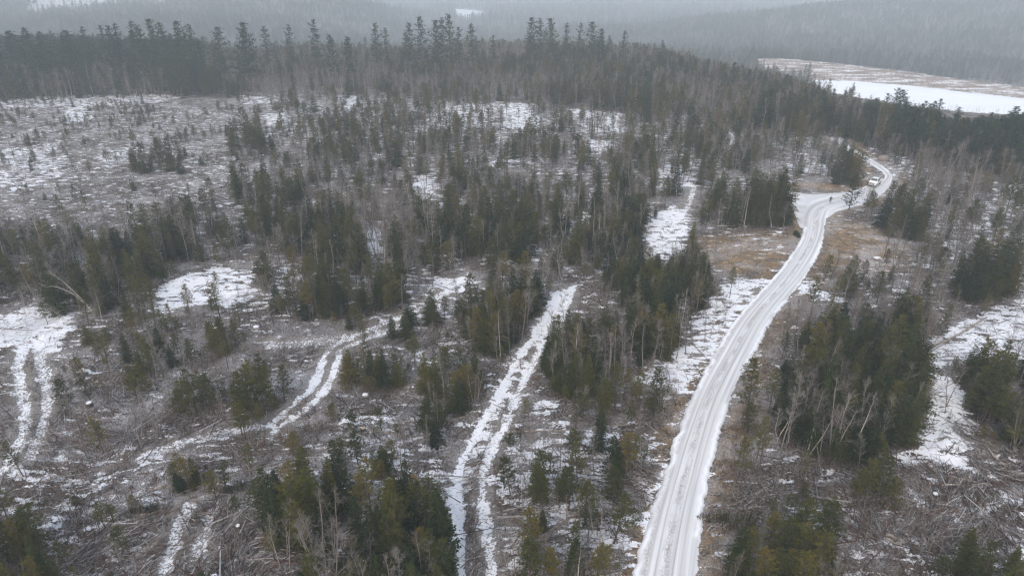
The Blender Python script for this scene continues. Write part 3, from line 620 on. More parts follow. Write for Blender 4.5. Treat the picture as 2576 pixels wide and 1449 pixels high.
# loose filling between the stands
def filler(n, y0, y1, mix, hr, keepf, ci):
    kinds = list(mix); pr = np.array([mix[k] for k in kinds]); pr = pr / pr.sum()
    yv = np.sqrt(rng.uniform(y0 ** 2, y1 ** 2, n)); xv = rng.uniform(-1, 1, n) * (yv * .80 + 18)
    k = (line_dist(xv, yv, ROAD_C) > 5.2) & ~inside(xv, yv, APRON)
    for kk, (pts, s_) in TR.items(): k &= line_dist(xv, yv, pts) > 1.5
    for pts, s_, soft in SNOWW:
        if s_ > .58: k &= ~((poly_sd(xv, yv, pts) > -.5) & (rng.random(n) < s_ * 1.05))
    for pts, soft in GRASSW: k &= ~(poly_sd(xv, yv, pts) > -1.5)
    # the machine trails and the road were kept open: few trees crowd their near side
    for m_ in (2.5, 5.0, 7.5, 10.0):
        f_ = 1 + m_ / np.hypot(xv, yv); cover = m_ < 5.5 * yv / 56 * .8; luck = rng.random(n) < .85
        for kk, (pts, s_) in TR.items():
            if s_ > .5: k &= ~((line_dist(xv * f_, yv * f_, pts) < 1.6) & cover & luck)
        k &= ~((line_dist(xv * f_, yv * f_, ROAD_C) < 3.6) & cover & luck)
        for pts, s_, soft in SNOWW:
            if s_ > .68: k &= ~((poly_sd(xv * f_, yv * f_, pts) > 0) & cover & (rng.random(n) < .5))
    sx_, sy_ = survey(xv, yv); k &= keepf(xv, yv, sx_, sy_); xv, yv = xv[k], yv[k]
    kd = rng.choice(len(kinds), len(xv), p=pr)
    for a, b, q in zip(xv, yv, kd): FILL.append([float(a), float(b), float(rng.uniform(*hr)), kinds[q], None, ci])
    print("filler", ci, len(xv))
FILL = []
LOWLEFT = [(-300, 840), (640, 800), (1180, 790), (1240, 960), (1120, 1230), (640, 1240), (640, 1700), (-300, 1700)]
LOWRIGHT = [(1980, 1190), (2700, 1120), (2700, 1440), (2090, 1440)]
FIELD = [(-300, 240), (640, 240), (800, 330), (640, 460), (420, 545), (-300, 640)]
def noise_keep(a, b, lo, hi, sc=13): return fbm(a / sc, b / sc, 3, 222) > rng.uniform(lo, hi, len(a))
filler(7600, 92, 235, dict(bare=.70, pine=.21, spruce=.07, birch=.02), (3.6, 8), lambda a, b, u, v: ~inside(u, v, FIELD) & ~inside(u, v, LOWLEFT) & noise_keep(a, b, .33, .62), -1)
filler(5200, 225, 335, dict(bare=.48, pine=.47, spruce=.05), (3.8, 8.6), lambda a, b, u, v: ~inside(u, v, FIELD) & (u < 2150) & noise_keep(a, b, .36, .60, 16), -2)
filler(2800, 205, 335, dict(pine=.85, spruce=.15), (1.8, 4.6), lambda a, b, u, v: inside(u, v, FIELD) & noise_keep(a, b, .40, .62, 14), -3)
filler(1500, 46, 125, dict(bare=.42, pine=.52, spruce=.06), (1.6, 5.2), lambda a, b, u, v: (~inside(u, v, LOWLEFT) | (rng.random(len(a)) < .75)) & (~inside(u, v, LOWRIGHT) | (rng.random(len(a)) < .3)) & noise_keep(a, b, .40, .64, 8), -4)
# named single trees: base coordinate, height, kind, place
SINGLES = [
 (1068, 1080, 6.2, 'spruce', "thin spindly dark spruce standing alone on the open slash at centre"),
 (985, 785, 5.5, 'pine', "bushy yellow-green young pine beside the snowy trail at centre left"),
 (1085, 812, 6.5, 'spruce', "wide dark green tree standing right over the snowy trail"),
 (270, 900, 4.6, 'pine', "yellowish narrow young tree above the left slash field"),
 (60, 1200, 5.5, 'pine', "olive young pine leaning over the ruts at the left edge"),
 (2490, 1560, 8.0, 'spruce', "pointed deep green spruce at the bottom right"),
 (2270, 860, 8.0, 'spruce', "dark spire at the upper right of the roadside clump"),
 (1905, 960, 9.5, 'bare', "tall thin bare stem crossing in front of the road"),
 (2135, 528, 9.0, 'pine', "tall thin dark pine in front of the road near the truck"),
 (2186, 520, 5.0, 'spruce', "small blue-green spruce in front of the road below the truck"),
 (1872, 572, 9.5, 'birch', "white birch in front of the dark junction clump"),
 (1940, 573, 8.5, 'birch', "forked white birch right of the junction clump"),
 (1260, 905, 9.0, 'birch', "pale multi-stem tree beside the skid trail"),
 (1285, 905, 9.0, 'bare', "grey slender tree beside the pale multi-stem one"),
 (1675, 880, 8.5, 'birch', "white birch at the tip of the wood near the road"),
 (500, 655, 9.0, 'birch', "white slanted birch above the snowy clearing"),
 (2380, 1020, 8.0, 'bare', "bare tree on the right snow patch edge"),
 (860, 1105, 5.2, 'bare', "dark crooked bare tree beside the curved snowy ruts"),
 (1010, 1170, 6, 'bare', "bare sapling above the bottom dark clump"),
 (1440, 1560, 9.5, 'birch', "white crooked birch near the bottom centre"),
 (1520, 1560, 8, 'bare', "dark bare stem near the bottom centre"),
 (1955, 1110, 8, 'birch', "white birch at the left face of the roadside clump"),
 (1595, 1120, 6, 'bare', "lone bare sapling above the long fallen log"),
 (2110, 415, 11, 'spruce', "slim dark spruce above the pines near the junction"),
 (1950, 560, 13, 'spruce', "tallest narrow spire at the right of the junction clump"),
 (2146, 468, 10, 'pine', "broad dark pine immediately left of the truck"),
]
singles = []
for px, py, hh, kd, lab in SINGLES:
    a, b = at(px, py); singles.append((a, b, hh, kd, lab))

# the forest line: nearest edge of the closed forest, in survey coordinates
EDGE = [(-400, 262), (0, 255), (300, 245), (600, 246), (800, 238), (1000, 240), (1200, 250), (1400, 268), (1600, 290), (1750, 305), (1900, 330), (2020, 345), (2150, 352), (2250, 390), (2330, 415), (2450, 440), (2576, 470), (3000, 560)]
ex = np.array([e[0] for e in EDGE]); ey = np.array([e[1] for e in EDGE])
def forest_ok(x, y):
    z = th(x, y); sx, sy = survey(x, y, z); line = np.interp(sx, ex, ey)
    return (sy < line) & (poly_sd(x, y, LAKE) < -5) & (poly_sd(x, y, MARSH) < -3) & (poly_sd(x, y, FARLAKE) < -6)
forest = []
def scatter(y0, y1, spacing, jit=.5):
    out = []; yv = y0
    gy = np.arange(y0, y1, spacing)
    for yv in gy:
        w = yv * .80 + 40; gx = np.arange(-w, w, spacing)
        out.append(np.stack([gx + rng.uniform(-jit, jit, len(gx)) * spacing, yv + rng.uniform(-jit, jit, len(gx)) * spacing], 1))
    P = np.concatenate(out); return P[forest_ok(P[:, 0], P[:, 1])]
FP = np.concatenate([scatter(190, 600, 3.1), scatter(600, 900, 4.2), scatter(900, 1700, 5.4), scatter(1700, 3300, 13)])
fx, fy = FP[:, 0], FP[:, 1]
clr = poly_sd(fx, fy, CLEAR); keep = (clr < 0) | (rng.random(len(fx)) < .06)
FP = FP[keep]; fx, fy = FP[:, 0], FP[:, 1]
sx, sy = survey(fx, fy, th(fx, fy))
tone = fbm(fx / 38, fy / 38, 3, 55) + .10 * rng.normal(size=len(fx))
con = .32 + .22 * sstep(600, 760, fy) + .38 * sstep(700, 300, sx) * (fy < 520) + .30 * sstep(1600, 2200, sx) * (fy < 460) - .06 * sstep(1900, 1300, sx) * (fy < 460)      # share of conifers
kindf = np.where(rng.random(len(fx)) < np.clip(con + (tone - .5) * 1.6, .05, .95), 0, 3)
r2 = rng.random(len(fx))
RIGHTW = (sx > 2230) & (fy < 560)
kindf = np.where((kindf == 0) & (r2 < .42), 1, kindf)            # pine
kindf = np.where((kindf == 0) & (r2 > .95), 2, kindf); kindf = np.where(RIGHTW & (rng.random(len(fx)) < .45), 2, kindf)            # big pine
kindf = np.where((kindf <= 1) & (sx < 520) & (fy < 470) & (rng.random(len(fx)) < .55), 2, kindf)
kindf = np.where((kindf == 3) & (r2 > .965), 4, kindf)
KN = ['spruce', 'pine', 'bigpine', 'bare', 'birch']
hf = np.where(sx < 560, rng.uniform(8.5, 15, len(fx)), rng.uniform(6, 11.5, len(fx)) * (.8 + .4 * fbm(fx / 14, fy / 14, 2, 31)))
hf = np.where(kindf == 2, np.where(sx < 520, rng.uniform(12, 21, len(fx)), rng.uniform(10, 14, len(fx))), hf)
hf = np.where((kindf == 2) & (fy > 480), rng.uniform(10, 15, len(fx)), hf)
fringe = sstep(0, 14, np.interp(sx, ex, ey) - sy)
SKYX = [-400, 0, 470, 560, 1080, 1152, 1163, 1190, 1222, 1500, 1700, 1850, 1950, 2060, 2100, 2200, 2300, 2400, 2480, 2576, 3000]
SKYY = [60, 90, 80, 105, 100, 62, 62, 62, 62, 90, 130, 160, 172, 218, 240, 256, 272, 300, 304, 290, 330]
lim = np.interp(sx, SKYX, SKYY); vv0 = (CY - lim) / F_; fz_ = th(fx, fy); hl = CAM_H - fy * (SP - vv0 * CP) / (CP + vv0 * SP) - fz_
lim2 = np.interp(sx, [1100, 1146, 1150, 1163, 1190, 1224, 1240], [10, 26, 36, 46, 41, 34, 33]); v2 = (CY - lim2) / F_; hl2 = CAM_H - fy * (SP - v2 * CP) / (CP + v2 * SP) - fz_
front = (fy < 560) & (sx > 1900) | (fy < 470)
hf = np.where(front & (hf > hl), hl * rng.uniform(.72, 1.0, len(fx)), hf); kindf = np.where(front & (hf < 3.2), -1, kindf)
f2 = (sx > 1100) & (sx < 1240) & (fy < at(1185, 40, ZF)[1]); hf = np.where(f2 & (hf > hl2), hl2, hf); kindf = np.where(f2 & (hf < 2), -1, kindf)
hf = hf * (.75 + .5 * fbm(fx / 60, fy / 60, 3, 123)) * np.where(fy > 600, 1.25, 1); hf = np.where(fy > 1700, hf * 1.5, hf)
# tall pines that stand out against the haze: top coordinate and distance
TOPS = [(20, 80, 345), (62, 72, 350), (95, 92, 350), (140, 78, 352), (175, 82, 350), (205, 70, 355), (238, 66, 352), (268, 68, 350), (292, 62, 354), (322, 55, 356), (355, 66, 356), (385, 50, 352), (410, 60, 362), (442, 55, 360), (470, 62, 358), (500, 105, 350), (528, 70, 365),
 (590, 58, 352), (612, 78, 350), (668, 68, 372), (722, 64, 380), (792, 50, 372), (835, 88, 365), (870, 95, 365), (940, 60, 400), (968, 72, 392), (1018, 82, 392), (1055, 44, 405), (1025, 60, 400), (1092, 52, 400), (1112, 46, 402), (1130, 38, 405), (1150, 70, 395), (1192, 62, 400), (1340, 46, 420), (1365, 48, 418), (1400, 46, 410), (1425, 60, 405), (1452, 60, 415), (1490, 56, 420), (1515, 74, 415), (1570, 78, 405), (1660, 132, 375), (1780, 150, 350), (1815, 155, 345), (1850, 158, 342), (1890, 175, 335), (1240, 90, 400), (430, 100, 330), (340, 80, 345)]
for px, py, yd in TOPS:
    v = (CY - py) / F_; t_ = yd / (CP + v * SP); X_ = (px - CX) / F_ * t_; zt = CAM_H + t_ * (-SP + v * CP); hh = zt - float(th(X_, yd))
    singles.append((X_, yd, max(12, hh), 'bigpine', None))
RIGHT = [(2030, 190, 300), (2060, 205, 292), (2085, 215, 290), (2105, 225, 285), (2120, 240, 280), (2160, 235, 285), (2190, 250, 280), (2262, 222, 268), (2285, 245, 268), (2340, 268, 262), (2370, 250, 258), (2410, 295, 255), (2470, 300, 240), (2500, 285, 235), (2530, 300, 232), (2560, 270, 228), (2590, 280, 225), (2620, 290, 220), (2450, 330, 235), (2540, 340, 222), (2245, 236, 262), (2275, 228, 262), (2325, 262, 258), (2352, 256, 256), (2482, 296, 228), (2515, 288, 226), (2548, 284, 222), (2572, 290, 218), (2605, 300, 215), (2500, 330, 215), (2565, 335, 212), (2470, 345, 222), (2530, 372, 208), (2590, 360, 205)]
for px, py, yd in RIGHT:
    v = (CY - py) / F_; t_ = yd / (CP + v * SP); X_ = (px - CX) / F_ * t_; zt = CAM_H + t_ * (-SP + v * CP); hh = zt - float(th(X_, yd))
    singles.append((X_, yd, max(9, hh), 'bigpine' if px > 2200 else 'spruce', None))

# ------------------------------------------------------------------ individuals
NAMES = dict(spruce=('spruce_tree', 'spruce tree', 'dark spruce'), pine=('pine_tree', 'pine tree', 'olive pine'), bigpine=('tall_pine_tree', 'tall pine', 'tall dark ragged pine'),
             bare=('bare_tree', 'bare tree', 'leafless tree'), birch=('birch_tree', 'birch tree', 'white birch'))
CROWN = dict(spruce='crown', pine='crown', bigpine='crown', bare='branches', birch='branches')
ROOT = {}
def place_tree(kd, var, a, b, h, label, group=None, lean=(0, 0)):
    tm, cm, h0 = PROTO[kd][var]; nm, cat, _ = NAMES[kd]
    e = bpy.data.objects.new(nm, None); COL.objects.link(e); e.empty_display_size = .5
    e.location = P3(a, b, .0); s = h / h0; sw = s * random.uniform(.88, 1.15) * (1.35 if kd == 'bigpine' and a > 100 else .92 if kd == 'bigpine' else 1)
    if kd in ('spruce', 'pine'): sw = s ** .75 * random.uniform(.95, 1.4)
    e.scale = (sw, sw, s); e.rotation_euler = (lean[0] + random.gauss(0, .05), lean[1] + random.gauss(0, .05), random.uniform(0, 6.28))
    tag(e, label, cat, group)
    t1 = link('trunk', tm, e); t2 = link(CROWN[kd], cm, e)
    ROOT.setdefault((kd, var), (t1, t2)); return e
surplus = []
limit = dict(spruce=298, pine=298, bare=298, birch=60, bigpine=200)
allt = []
for (a, b, h, kd, lab) in singles: allt.append([a, b, h, kd, lab, None])
for (a, b, h, kd, place, ci) in TREES: allt.append([a, b, h, kd, None, ci])
def appsize(q): return q[2] / math.hypot(q[0], q[1], CAM_H)
byk = {}
for q in allt: byk.setdefault(q[3], []).append(q)
chosen = []
for kd, L in byk.items():
    L.sort(key=lambda q: (-1 if q[5] is None else 0, -appsize(q))); chosen += L[:limit[kd]]; surplus += L[limit[kd]:]
surplus += FILL
# labels per stand: the extreme trees get their own, the rest share one
stands = {}
for q in chosen:
    if q[5] is not None: stands.setdefault((q[5], q[3]), []).append(q)
def sx_of(q): return survey(q[0], q[1])[0]
for (ci, kd), L in stands.items():
    place = CLUSTERS[ci][4]; desc = NAMES[kd][2]; grp = "trees of " + place
    L2 = L[:]
    def take(fn, word):
        if not L2: return
        q = max(L2, key=fn); L2.remove(q); q[4] = f"{word} {desc} in {place}"; q.append(None)
    if len(L) == 1: L[0][4] = f"the only {desc} in {place}"; L[0].append(None); continue
    if len(L) == 2:
        take(lambda q: -sx_of(q), "left"); take(lambda q: sx_of(q), "right"); continue
    take(lambda q: -sx_of(q), "leftmost"); take(lambda q: sx_of(q), "rightmost")
    if len(L2) == 1: take(lambda q: 1, "middle"); continue
    take(lambda q: -q[1], "nearest"); 
    if len(L2) == 1: take(lambda q: 1, "farthest"); continue
    if L2: take(lambda q: q[1], "farthest")
    if len(L2) == 1: take(lambda q: 1, "middle"); continue
    for q in L2: q[4] = f"{desc} within {place}"; q.append(grp + " " + kd)
big = sorted([q for q in chosen if q[5] is None and q[4] is None], key=lambda q: sx_of(q))
grpn = {}
for q in big:
    px = sx_of(q)
    if q[3] == 'bigpine' and px < 560: pl, g2 = "dark pines forming the left skyline wall", 'left pine wall'
    elif q[3] == 'bigpine' and px < 1000: pl, g2 = "ragged skyline pines left of the distant lake", 'ragged pines left'
    elif q[3] == 'bigpine' and px < 1230: pl, g2 = "cluster of ragged pines just below the distant lake", 'ragged pines below distant lake'
    elif q[3] == 'bigpine' and px < 1950: pl, g2 = "ragged skyline pines right of the distant lake", 'ragged pines right'
    elif q[3] == 'spruce': pl, g2 = "dark evergreens at the white lake's near shore", 'shore evergreens'
    else: pl, g2 = "dark pines between the truck and white lake", 'shore pines'
    grpn.setdefault(g2, []).append((q, pl))
for g2, L in grpn.items():
    L.sort(key=lambda w: sx_of(w[0])); words = {0: "leftmost of the", len(L) - 1: "rightmost of the"}
    tall = max(range(1, len(L) - 1), key=lambda i: L[i][0][2]) if len(L) > 3 else None
    for i, (q, pl) in enumerate(L):
        if i in words: q[4] = f"{words[i]} {pl}"; q.append(None)
        elif i == tall: q[4] = f"tallest of the {pl}"; q.append(None)
        else: q[4] = f"inner one of the {pl}"; q.append(g2)
for q in chosen:
    kd = q[3]; grp = q[6] if len(q) > 6 else None
    if q[5] is not None or q[4] is None or grp is not None: pass
    var = random.randrange(len(PROTO[kd])); lean = (0, 0)
    place_tree(kd, var, q[0], q[1], q[2], q[4], grp, lean)
for kd in PROTO:      # every shape has at least one standing tree
    for v in range(len(PROTO[kd])):
        if (kd, v) not in ROOT: print("unused variant", kd, v)

# ------------------------------------------------------------------ ground sheet
ny, nx = 760, 740
ys = 14 * (4000 / 14.) ** (np.arange(ny) / (ny - 1)); tt = np.linspace(-1, 1, nx)
Y, T_ = np.meshgrid(ys, tt, indexing='ij'); X = T_ * (Y * .86 + 48)
x, y = X.ravel(), Y.ravel()
roadd = line_dist(x, y, ROAD_C)
snow = .22 + .44 * (fbm(x / 18, y / 18, 3, 21) - .5)
sv_x, sv_y = survey(x, y)
snow = np.where(sv_y < np.interp(sv_x, [-400, 0, 600, 1000, 1400, 1750, 2020, 2330, 3000], [262, 255, 246, 240, 268, 305, 345, 415, 560]), -.05, snow)
forest_floor = snow < -.04
for pts, s, soft in SNOWW:
    xs = [p[0] for p in pts]; yy_ = [p[1] for p in pts]
    k = (x > min(xs) - soft * 2) & (x < max(xs) + soft * 2) & (y > min(yy_) - soft * 2) & (y < max(yy_) + soft * 2)
    if not k.any(): continue
    xx = x[k]; yy = y[k]; wob = (fbm(xx / 3.5, yy / 3.5, 3, 31) - .5) * 4.0 * max(.6, soft * .6)
    w = sstep(-soft * .7, soft * .7, poly_sd(xx, yy, pts) + wob)
    snow[k] = np.maximum(snow[k], snow[k] * (1 - w) + s * w) if s > .25 else snow[k] * (1 - w) + s * w
sc = poly_sd(x, y, CLEAR); snow = np.maximum(snow, .56 * sstep(-20, 10, sc))
rut = np.zeros_like(x); mud = np.zeros_like(x); depth = np.zeros_like(x)
for kk, (pts, s) in TR.items():
    P = np.array(pts); k = (x > P[:, 0].min() - 5) & (x < P[:, 0].max() + 5) & (y > P[:, 1].min() - 5) & (y < P[:, 1].max() + 5)
    d = line_dist(x[k], y[k], pts) - (.28 if s < .75 else .12); wob = (fbm(x[k] / 1.6, y[k] / 1.6, 2, 5) - .45) * 1.1
    w = 1 - sstep(.42, .85, d + wob)
    rut[k] = np.maximum(rut[k], w * (s * .45 + (.30 if s > .74 else .25))); mud[k] = np.maximum(mud[k], (1 - sstep(.8, 2.3, d)) * (.9 if s < .88 else .35))
    snow[k] += -.10 * (1 - sstep(.9, 2.2, d)) * (s < .88); depth[k] = np.maximum(depth[k], w)
grassm = np.zeros_like(x); frost = np.full_like(x, .35); frost = np.where(forest_floor, -.95, frost)
for pts, soft in GRASSW: grassm = np.maximum(grassm, sstep(-soft, soft, poly_sd(x, y, pts)))
grassm = np.maximum(grassm, .75 * (1 - sstep(3.6, 8.5, roadd + (fbm(x / 4, y / 4, 2, 8) - .5) * 4)) * sstep(2.5, 3.5, roadd))
for pts, soft in FROSTW: frost = np.maximum(frost, sstep(-soft, soft, poly_sd(x, y, pts)))
snow = snow - .10 * grassm
# fallen needles and thin snow under conifers; contact shade painted into the colour too
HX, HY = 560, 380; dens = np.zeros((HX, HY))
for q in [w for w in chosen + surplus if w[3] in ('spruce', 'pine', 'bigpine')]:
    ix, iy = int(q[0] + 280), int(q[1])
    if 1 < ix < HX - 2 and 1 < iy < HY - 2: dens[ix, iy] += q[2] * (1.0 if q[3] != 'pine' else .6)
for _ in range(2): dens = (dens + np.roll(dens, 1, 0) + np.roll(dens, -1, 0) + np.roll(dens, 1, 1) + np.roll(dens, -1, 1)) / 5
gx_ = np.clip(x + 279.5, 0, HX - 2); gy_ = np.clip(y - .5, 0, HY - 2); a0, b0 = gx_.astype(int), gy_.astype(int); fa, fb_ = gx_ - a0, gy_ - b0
needle_shade = (dens[a0, b0] * (1 - fa) + dens[a0 + 1, b0] * fa) * (1 - fb_) + (dens[a0, b0 + 1] * (1 - fa) + dens[a0 + 1, b0 + 1] * fa) * fb_
needle_shade = sstep(.15, 1.3, needle_shade + (fbm(x / 1.2, y / 1.2, 2, 17) - .5) * .8) * sstep(3.4, 4.4, roadd); snow = snow - .38 * needle_shade
sl_, sm_, sf_ = poly_sd(x, y, LAKE), poly_sd(x, y, MARSH), poly_sd(x, y, FARLAKE)
z = th(x, y)
near = sstep(3.2, 7, np.minimum(roadd, np.where(inside(x, y, JUNC), 0, 3.3 + line_dist(x, y, JUNC + [JUNC[0]])))) * (1 - sstep(280, 420, y))
micro = (fbm(x / 1.6, y / 1.6, 3, 40) - .5) * .55 + (fbm(x / 6, y / 6, 2, 41) - .5) * .7
z = z + near * micro - depth * .22 * near - (1 - sstep(3.0, 4.2, roadd)) * .06
wet = (sl_ > -9) | (sm_ > -6) | (sf_ > -8); z = np.where(wet, z - .5, z)
idx = np.arange(ny * nx).reshape(ny, nx)
Q = np.stack([idx[:-1, :-1], idx[:-1, 1:], idx[1:, 1:], idx[1:, :-1]], 2).reshape(-1, 4)
g_ = link("ground", mesh("ground", np.stack([x, y, z], 1), [Q], [M['ground']], attrs=dict(snow=snow, rut=rut, mud=mud, grass=grassm, frost=frost, needle_shade=needle_shade), smooth=True)); tag(g_, kind="structure")


# ------------------------------------------------------------------ forest as stuff: instances of the same trees
def gn_forest(name, kd, pts, hs, label):
    """pts (n,3) base points; the object instances every variant of that kind"""
    n = len(pts); me = bpy.data.meshes.new(name); me.vertices.add(n); me.vertices.foreach_set("co", np.asarray(pts, np.float32).ravel())
    h0 = PROTO[kd][0][2]
    a = me.attributes.new("scl", 'FLOAT_VECTOR', 'POINT'); s = np.asarray(hs) / h0; w = s ** (.8 if kd in ('spruce', 'pine') else 1) * rng.uniform(.95, 1.45, n)
    a.data.foreach_set("vector", np.stack([w, w, s], 1).astype(np.float32).ravel())
    a = me.attributes.new("rot", 'FLOAT_VECTOR', 'POINT'); a.data.foreach_set("vector", np.stack([rng.normal(0, .035, n), rng.normal(0, .035, n), rng.uniform(0, 6.28, n)], 1).astype(np.float32).ravel())
    o = link(name, me); tag(o, label, None, None, "stuff")
    ng = bpy.data.node_groups.new(name, 'GeometryNodeTree'); ng.interface.new_socket("Geometry", in_out='INPUT', socket_type='NodeSocketGeometry'); ng.interface.new_socket("Geometry", in_out='OUTPUT', socket_type='NodeSocketGeometry')
    N = ng.nodes; gi = N.new("NodeGroupInput"); go = N.new("NodeGroupOutput"); iop = N.new("GeometryNodeInstanceOnPoints"); jn = N.new("GeometryNodeJoinGeometry")
    for v in range(len(PROTO[kd])):
        if (kd, v) not in ROOT: continue
        j2 = N.new("GeometryNodeJoinGeometry")
        for ob in ROOT[(kd, v)]:
            oi = N.new("GeometryNodeObjectInfo"); oi.transform_space = 'ORIGINAL'; oi.inputs["Object"].default_value = ob; ng.links.new(oi.outputs["Geometry"], j2.inputs[0])
        gt = N.new("GeometryNodeGeometryToInstance"); ng.links.new(j2.outputs[0], gt.inputs[0]); ng.links.new(gt.outputs[0], jn.inputs[0])
    ng.links.new(gi.outputs[0], iop.inputs["Points"]); ng.links.new(jn.outputs[0], iop.inputs["Instance"]); iop.inputs["Pick Instance"].default_value = True
    for nm, sock in (("scl", "Scale"), ("rot", "Rotation")):
        na = N.new("GeometryNodeInputNamedAttribute"); na.data_type = 'FLOAT_VECTOR'; na.inputs["Name"].default_value = nm
        ng.links.new(na.outputs["Attribute"], iop.inputs[sock])
    ng.links.new(iop.outputs[0], go.inputs[0]); md = o.modifiers.new("scatter", 'NODES'); md.node_group = ng
    return o
fz = th(fx, fy)
LAB = dict(spruce="distant dark spruce forest fading into the haze", pine="distant olive pine forest fading into the haze", bigpine="tall pines spread through the distant forest", bare="reddish grey leafless forest spreading to the hazy hills", birch="pale birches dotted through the distant forest")
for i, kd in enumerate(KN):
    k = kindf == i; pts = np.stack([fx[k], fy[k], fz[k] - .2], 1); hs = hf[k]
    ex_ = [q for q in surplus if q[3] == kd]
    if ex_:
        pts = np.concatenate([pts, np.array([[q[0], q[1], float(th(q[0], q[1])) - .1] for q in ex_])]); hs = np.concatenate([hs, [q[2] for q in ex_]])
    print(kd, "stuff", len(pts), "surplus", len(ex_), "individual", sum(1 for q in chosen if q[3] == kd))
    gn_forest(kd + "_forest", kd, pts, hs, LAB[kd])

# ------------------------------------------------------------------ slash and brush
NB = 34000
def rand_ground(n, ymin=42, ymax=330, power=1.0):
    """random ground points, denser near"""
    t_ = rng.random(n); yv = ymin * (ymax / ymin) ** (t_ ** power); xv = rng.uniform(-1, 1, n) * (yv * .80 + 18); return xv, yv
def not_road(xv, yv, m=3.3): return (line_dist(xv, yv, ROAD_C) > m) & ~inside(xv, yv, APRON)
def rutfree(xv, yv, m=.7):
    ok = np.ones(len(xv), bool)
    for kk, (pts, s) in TR.items():
        if s > .5: ok &= line_dist(xv, yv, pts) > m
    return ok
SLASH = [([(150, 1300), (640, 1250), (800, 1500), (250, 1600)], 3400), ([(180, 900), (600, 940), (640, 1080), (250, 1180), (-20, 1120)], 1800), ([(620, 860), (900, 880), (1160, 850), (1180, 800), (860, 900), (640, 920)], 1500),
 ([(1220, 1150), (1260, 1100), (1300, 1000), (1170, 1200), (1210, 1500), (1180, 1500)], 1300), ([(1560, 1100), (1680, 1180), (1640, 1300), (1520, 1290)], 1300), ([(2000, 1230), (2300, 1170), (2560, 1200), (2560, 1380), (2100, 1350)], 4200), ([(1740, 1280), (1900, 1230), (1930, 1280), (1800, 1330)], 500),
 ([(0, 400), (560, 420), (540, 520), (0, 600)], 2600), ([(1280, 1200), (1560, 1200), (1560, 1450), (1290, 1450)], 900), ([(860, 1010), (1160, 990), (1150, 1100), (900, 1110)], 700), ([(2380, 1050), (2576, 1100), (2576, 1200), (2450, 1190)], 500), ([(700, 1000), (860, 1000), (860, 1120), (700, 1110)], 400)]
SX, SY, SD = [], [], []
for poly, n in SLASH:
    w = [at(*p) for p in poly]; cxm, cym = np.mean(w, 0); xs = [p[0] for p in w]; yv_ = [p[1] for p in w]
    a = rng.uniform(min(xs), max(xs), n * 3); b = rng.uniform(min(yv_), max(yv_), n * 3); k = inside(a, b, w)
    k &= fbm(a / 2.5, b / 2.5, 2, 12) > rng.uniform(.3, .62, len(a))
    a, b = a[k][:n], b[k][:n]; SX.append(a); SY.append(b); SD.append(vnoise(a / 6, b / 6, 14) * 3.2 + rng.normal(0, .45, len(a)))
a, b = rand_ground(NB); SX.append(a); SY.append(b); SD.append(rng.uniform(0, 3.14, NB))
sxx, syy, sdd = map(np.concatenate, (SX, SY, SD)); k = not_road(sxx, syy, 3.6) & rutfree(sxx, syy, .55); sxx, syy, sdd = sxx[k], syy[k], sdd[k]
n = len(sxx); L = rng.gamma(2.2, .45, n) + .3; L = np.minimum(L, 4.5); zz = th(sxx, syy) + rng.uniform(.08, .34, n); tilt = rng.normal(0, .12, n)
dd = np.stack([np.cos(sdd) * np.cos(tilt), np.sin(sdd) * np.cos(tilt), np.sin(tilt)], 1); c = np.stack([sxx, syy, zz], 1)
rad = .016 + .015 * L * rng.uniform(.4, 1.5, n); bigs = (rng.random(n) < .025) & (line_dist(sxx, syy, ROAD_C) > 10); L = np.where(bigs, rng.uniform(3, 8, n), L); rad = np.where(bigs, rng.uniform(.05, .10, n), rad)
V, Q = prisms(c - dd * L[:, None] / 2, c + dd * L[:, None] / 2, rad, rad * .5)
pal = np.array([(.13, .115, .105), (.24, .225, .215), (.38, .37, .365), (.065, .052, .045), (.50, .50, .51), (.13, .065, .048)]); ci_ = rng.choice(6, n, p=[.26, .22, .12, .25, .06, .09])
colr = np.repeat(np.concatenate([pal[ci_] * rng.uniform(.8, 1.2, (n, 1)), np.ones((n, 1))], 1), 6, 0)
o = link("slash", mesh("slash", V, [Q], [M['slash']], attrs=dict(tint=colr))); tag(o, "grey and brown cut branches strewn over the ground", None, None, "stuff")
# brush tufts
NT_ = 52000
a, b = rand_ground(NT_, 40, 380); dens = fbm(a / 9, b / 9, 3, 61); k = not_road(a, b, 3.2) & rutfree(a, b, .9) & (dens > rng.uniform(.30, .62, NT_))
# keep brush out of the clean snow
keepv = np.ones(len(a), bool)
for pts, s, soft in SNOWW:
    if s > .62: keepv &= ~((poly_sd(a, b, pts) > -.3) & (rng.random(len(a)) < s))
a, b = a[k & keepv], b[k & keepv]; n = len(a); bl = 7
hh = rng.gamma(3, .12, n) + .12; zt = th(a, b) - .02
base = np.repeat(np.stack([a, b, zt], 1), bl, 0) + rng.normal(0, .12, (n * bl, 3)) * [1, 1, 0]
dirn = unit(rng.normal(0, .5, (n * bl, 3)) * [1, 1, .3] + [0, 0, .8]); Ls = np.repeat(hh, bl) * rng.uniform(.6, 1.3, n * bl)
V, Q = blades(base, dirn, Ls, .022 + .02 * Ls, rng)
pal = np.array([(.085, .055, .042), (.13, .10, .082), (.22, .18, .15), (.16, .145, .135), (.065, .068, .022), (.095, .036, .026), (.30, .27, .245)])
ci_ = rng.choice(7, n, p=[.18, .22, .16, .18, .10, .06, .10])
gr = np.zeros(n, bool)
for pts, soft in GRASSW: gr |= poly_sd(a, b, pts) > 0
cc = pal[ci_]; cc[gr] = np.array([.30, .21, .11]) * rng.uniform(.7, 1.2, (gr.sum(), 1))
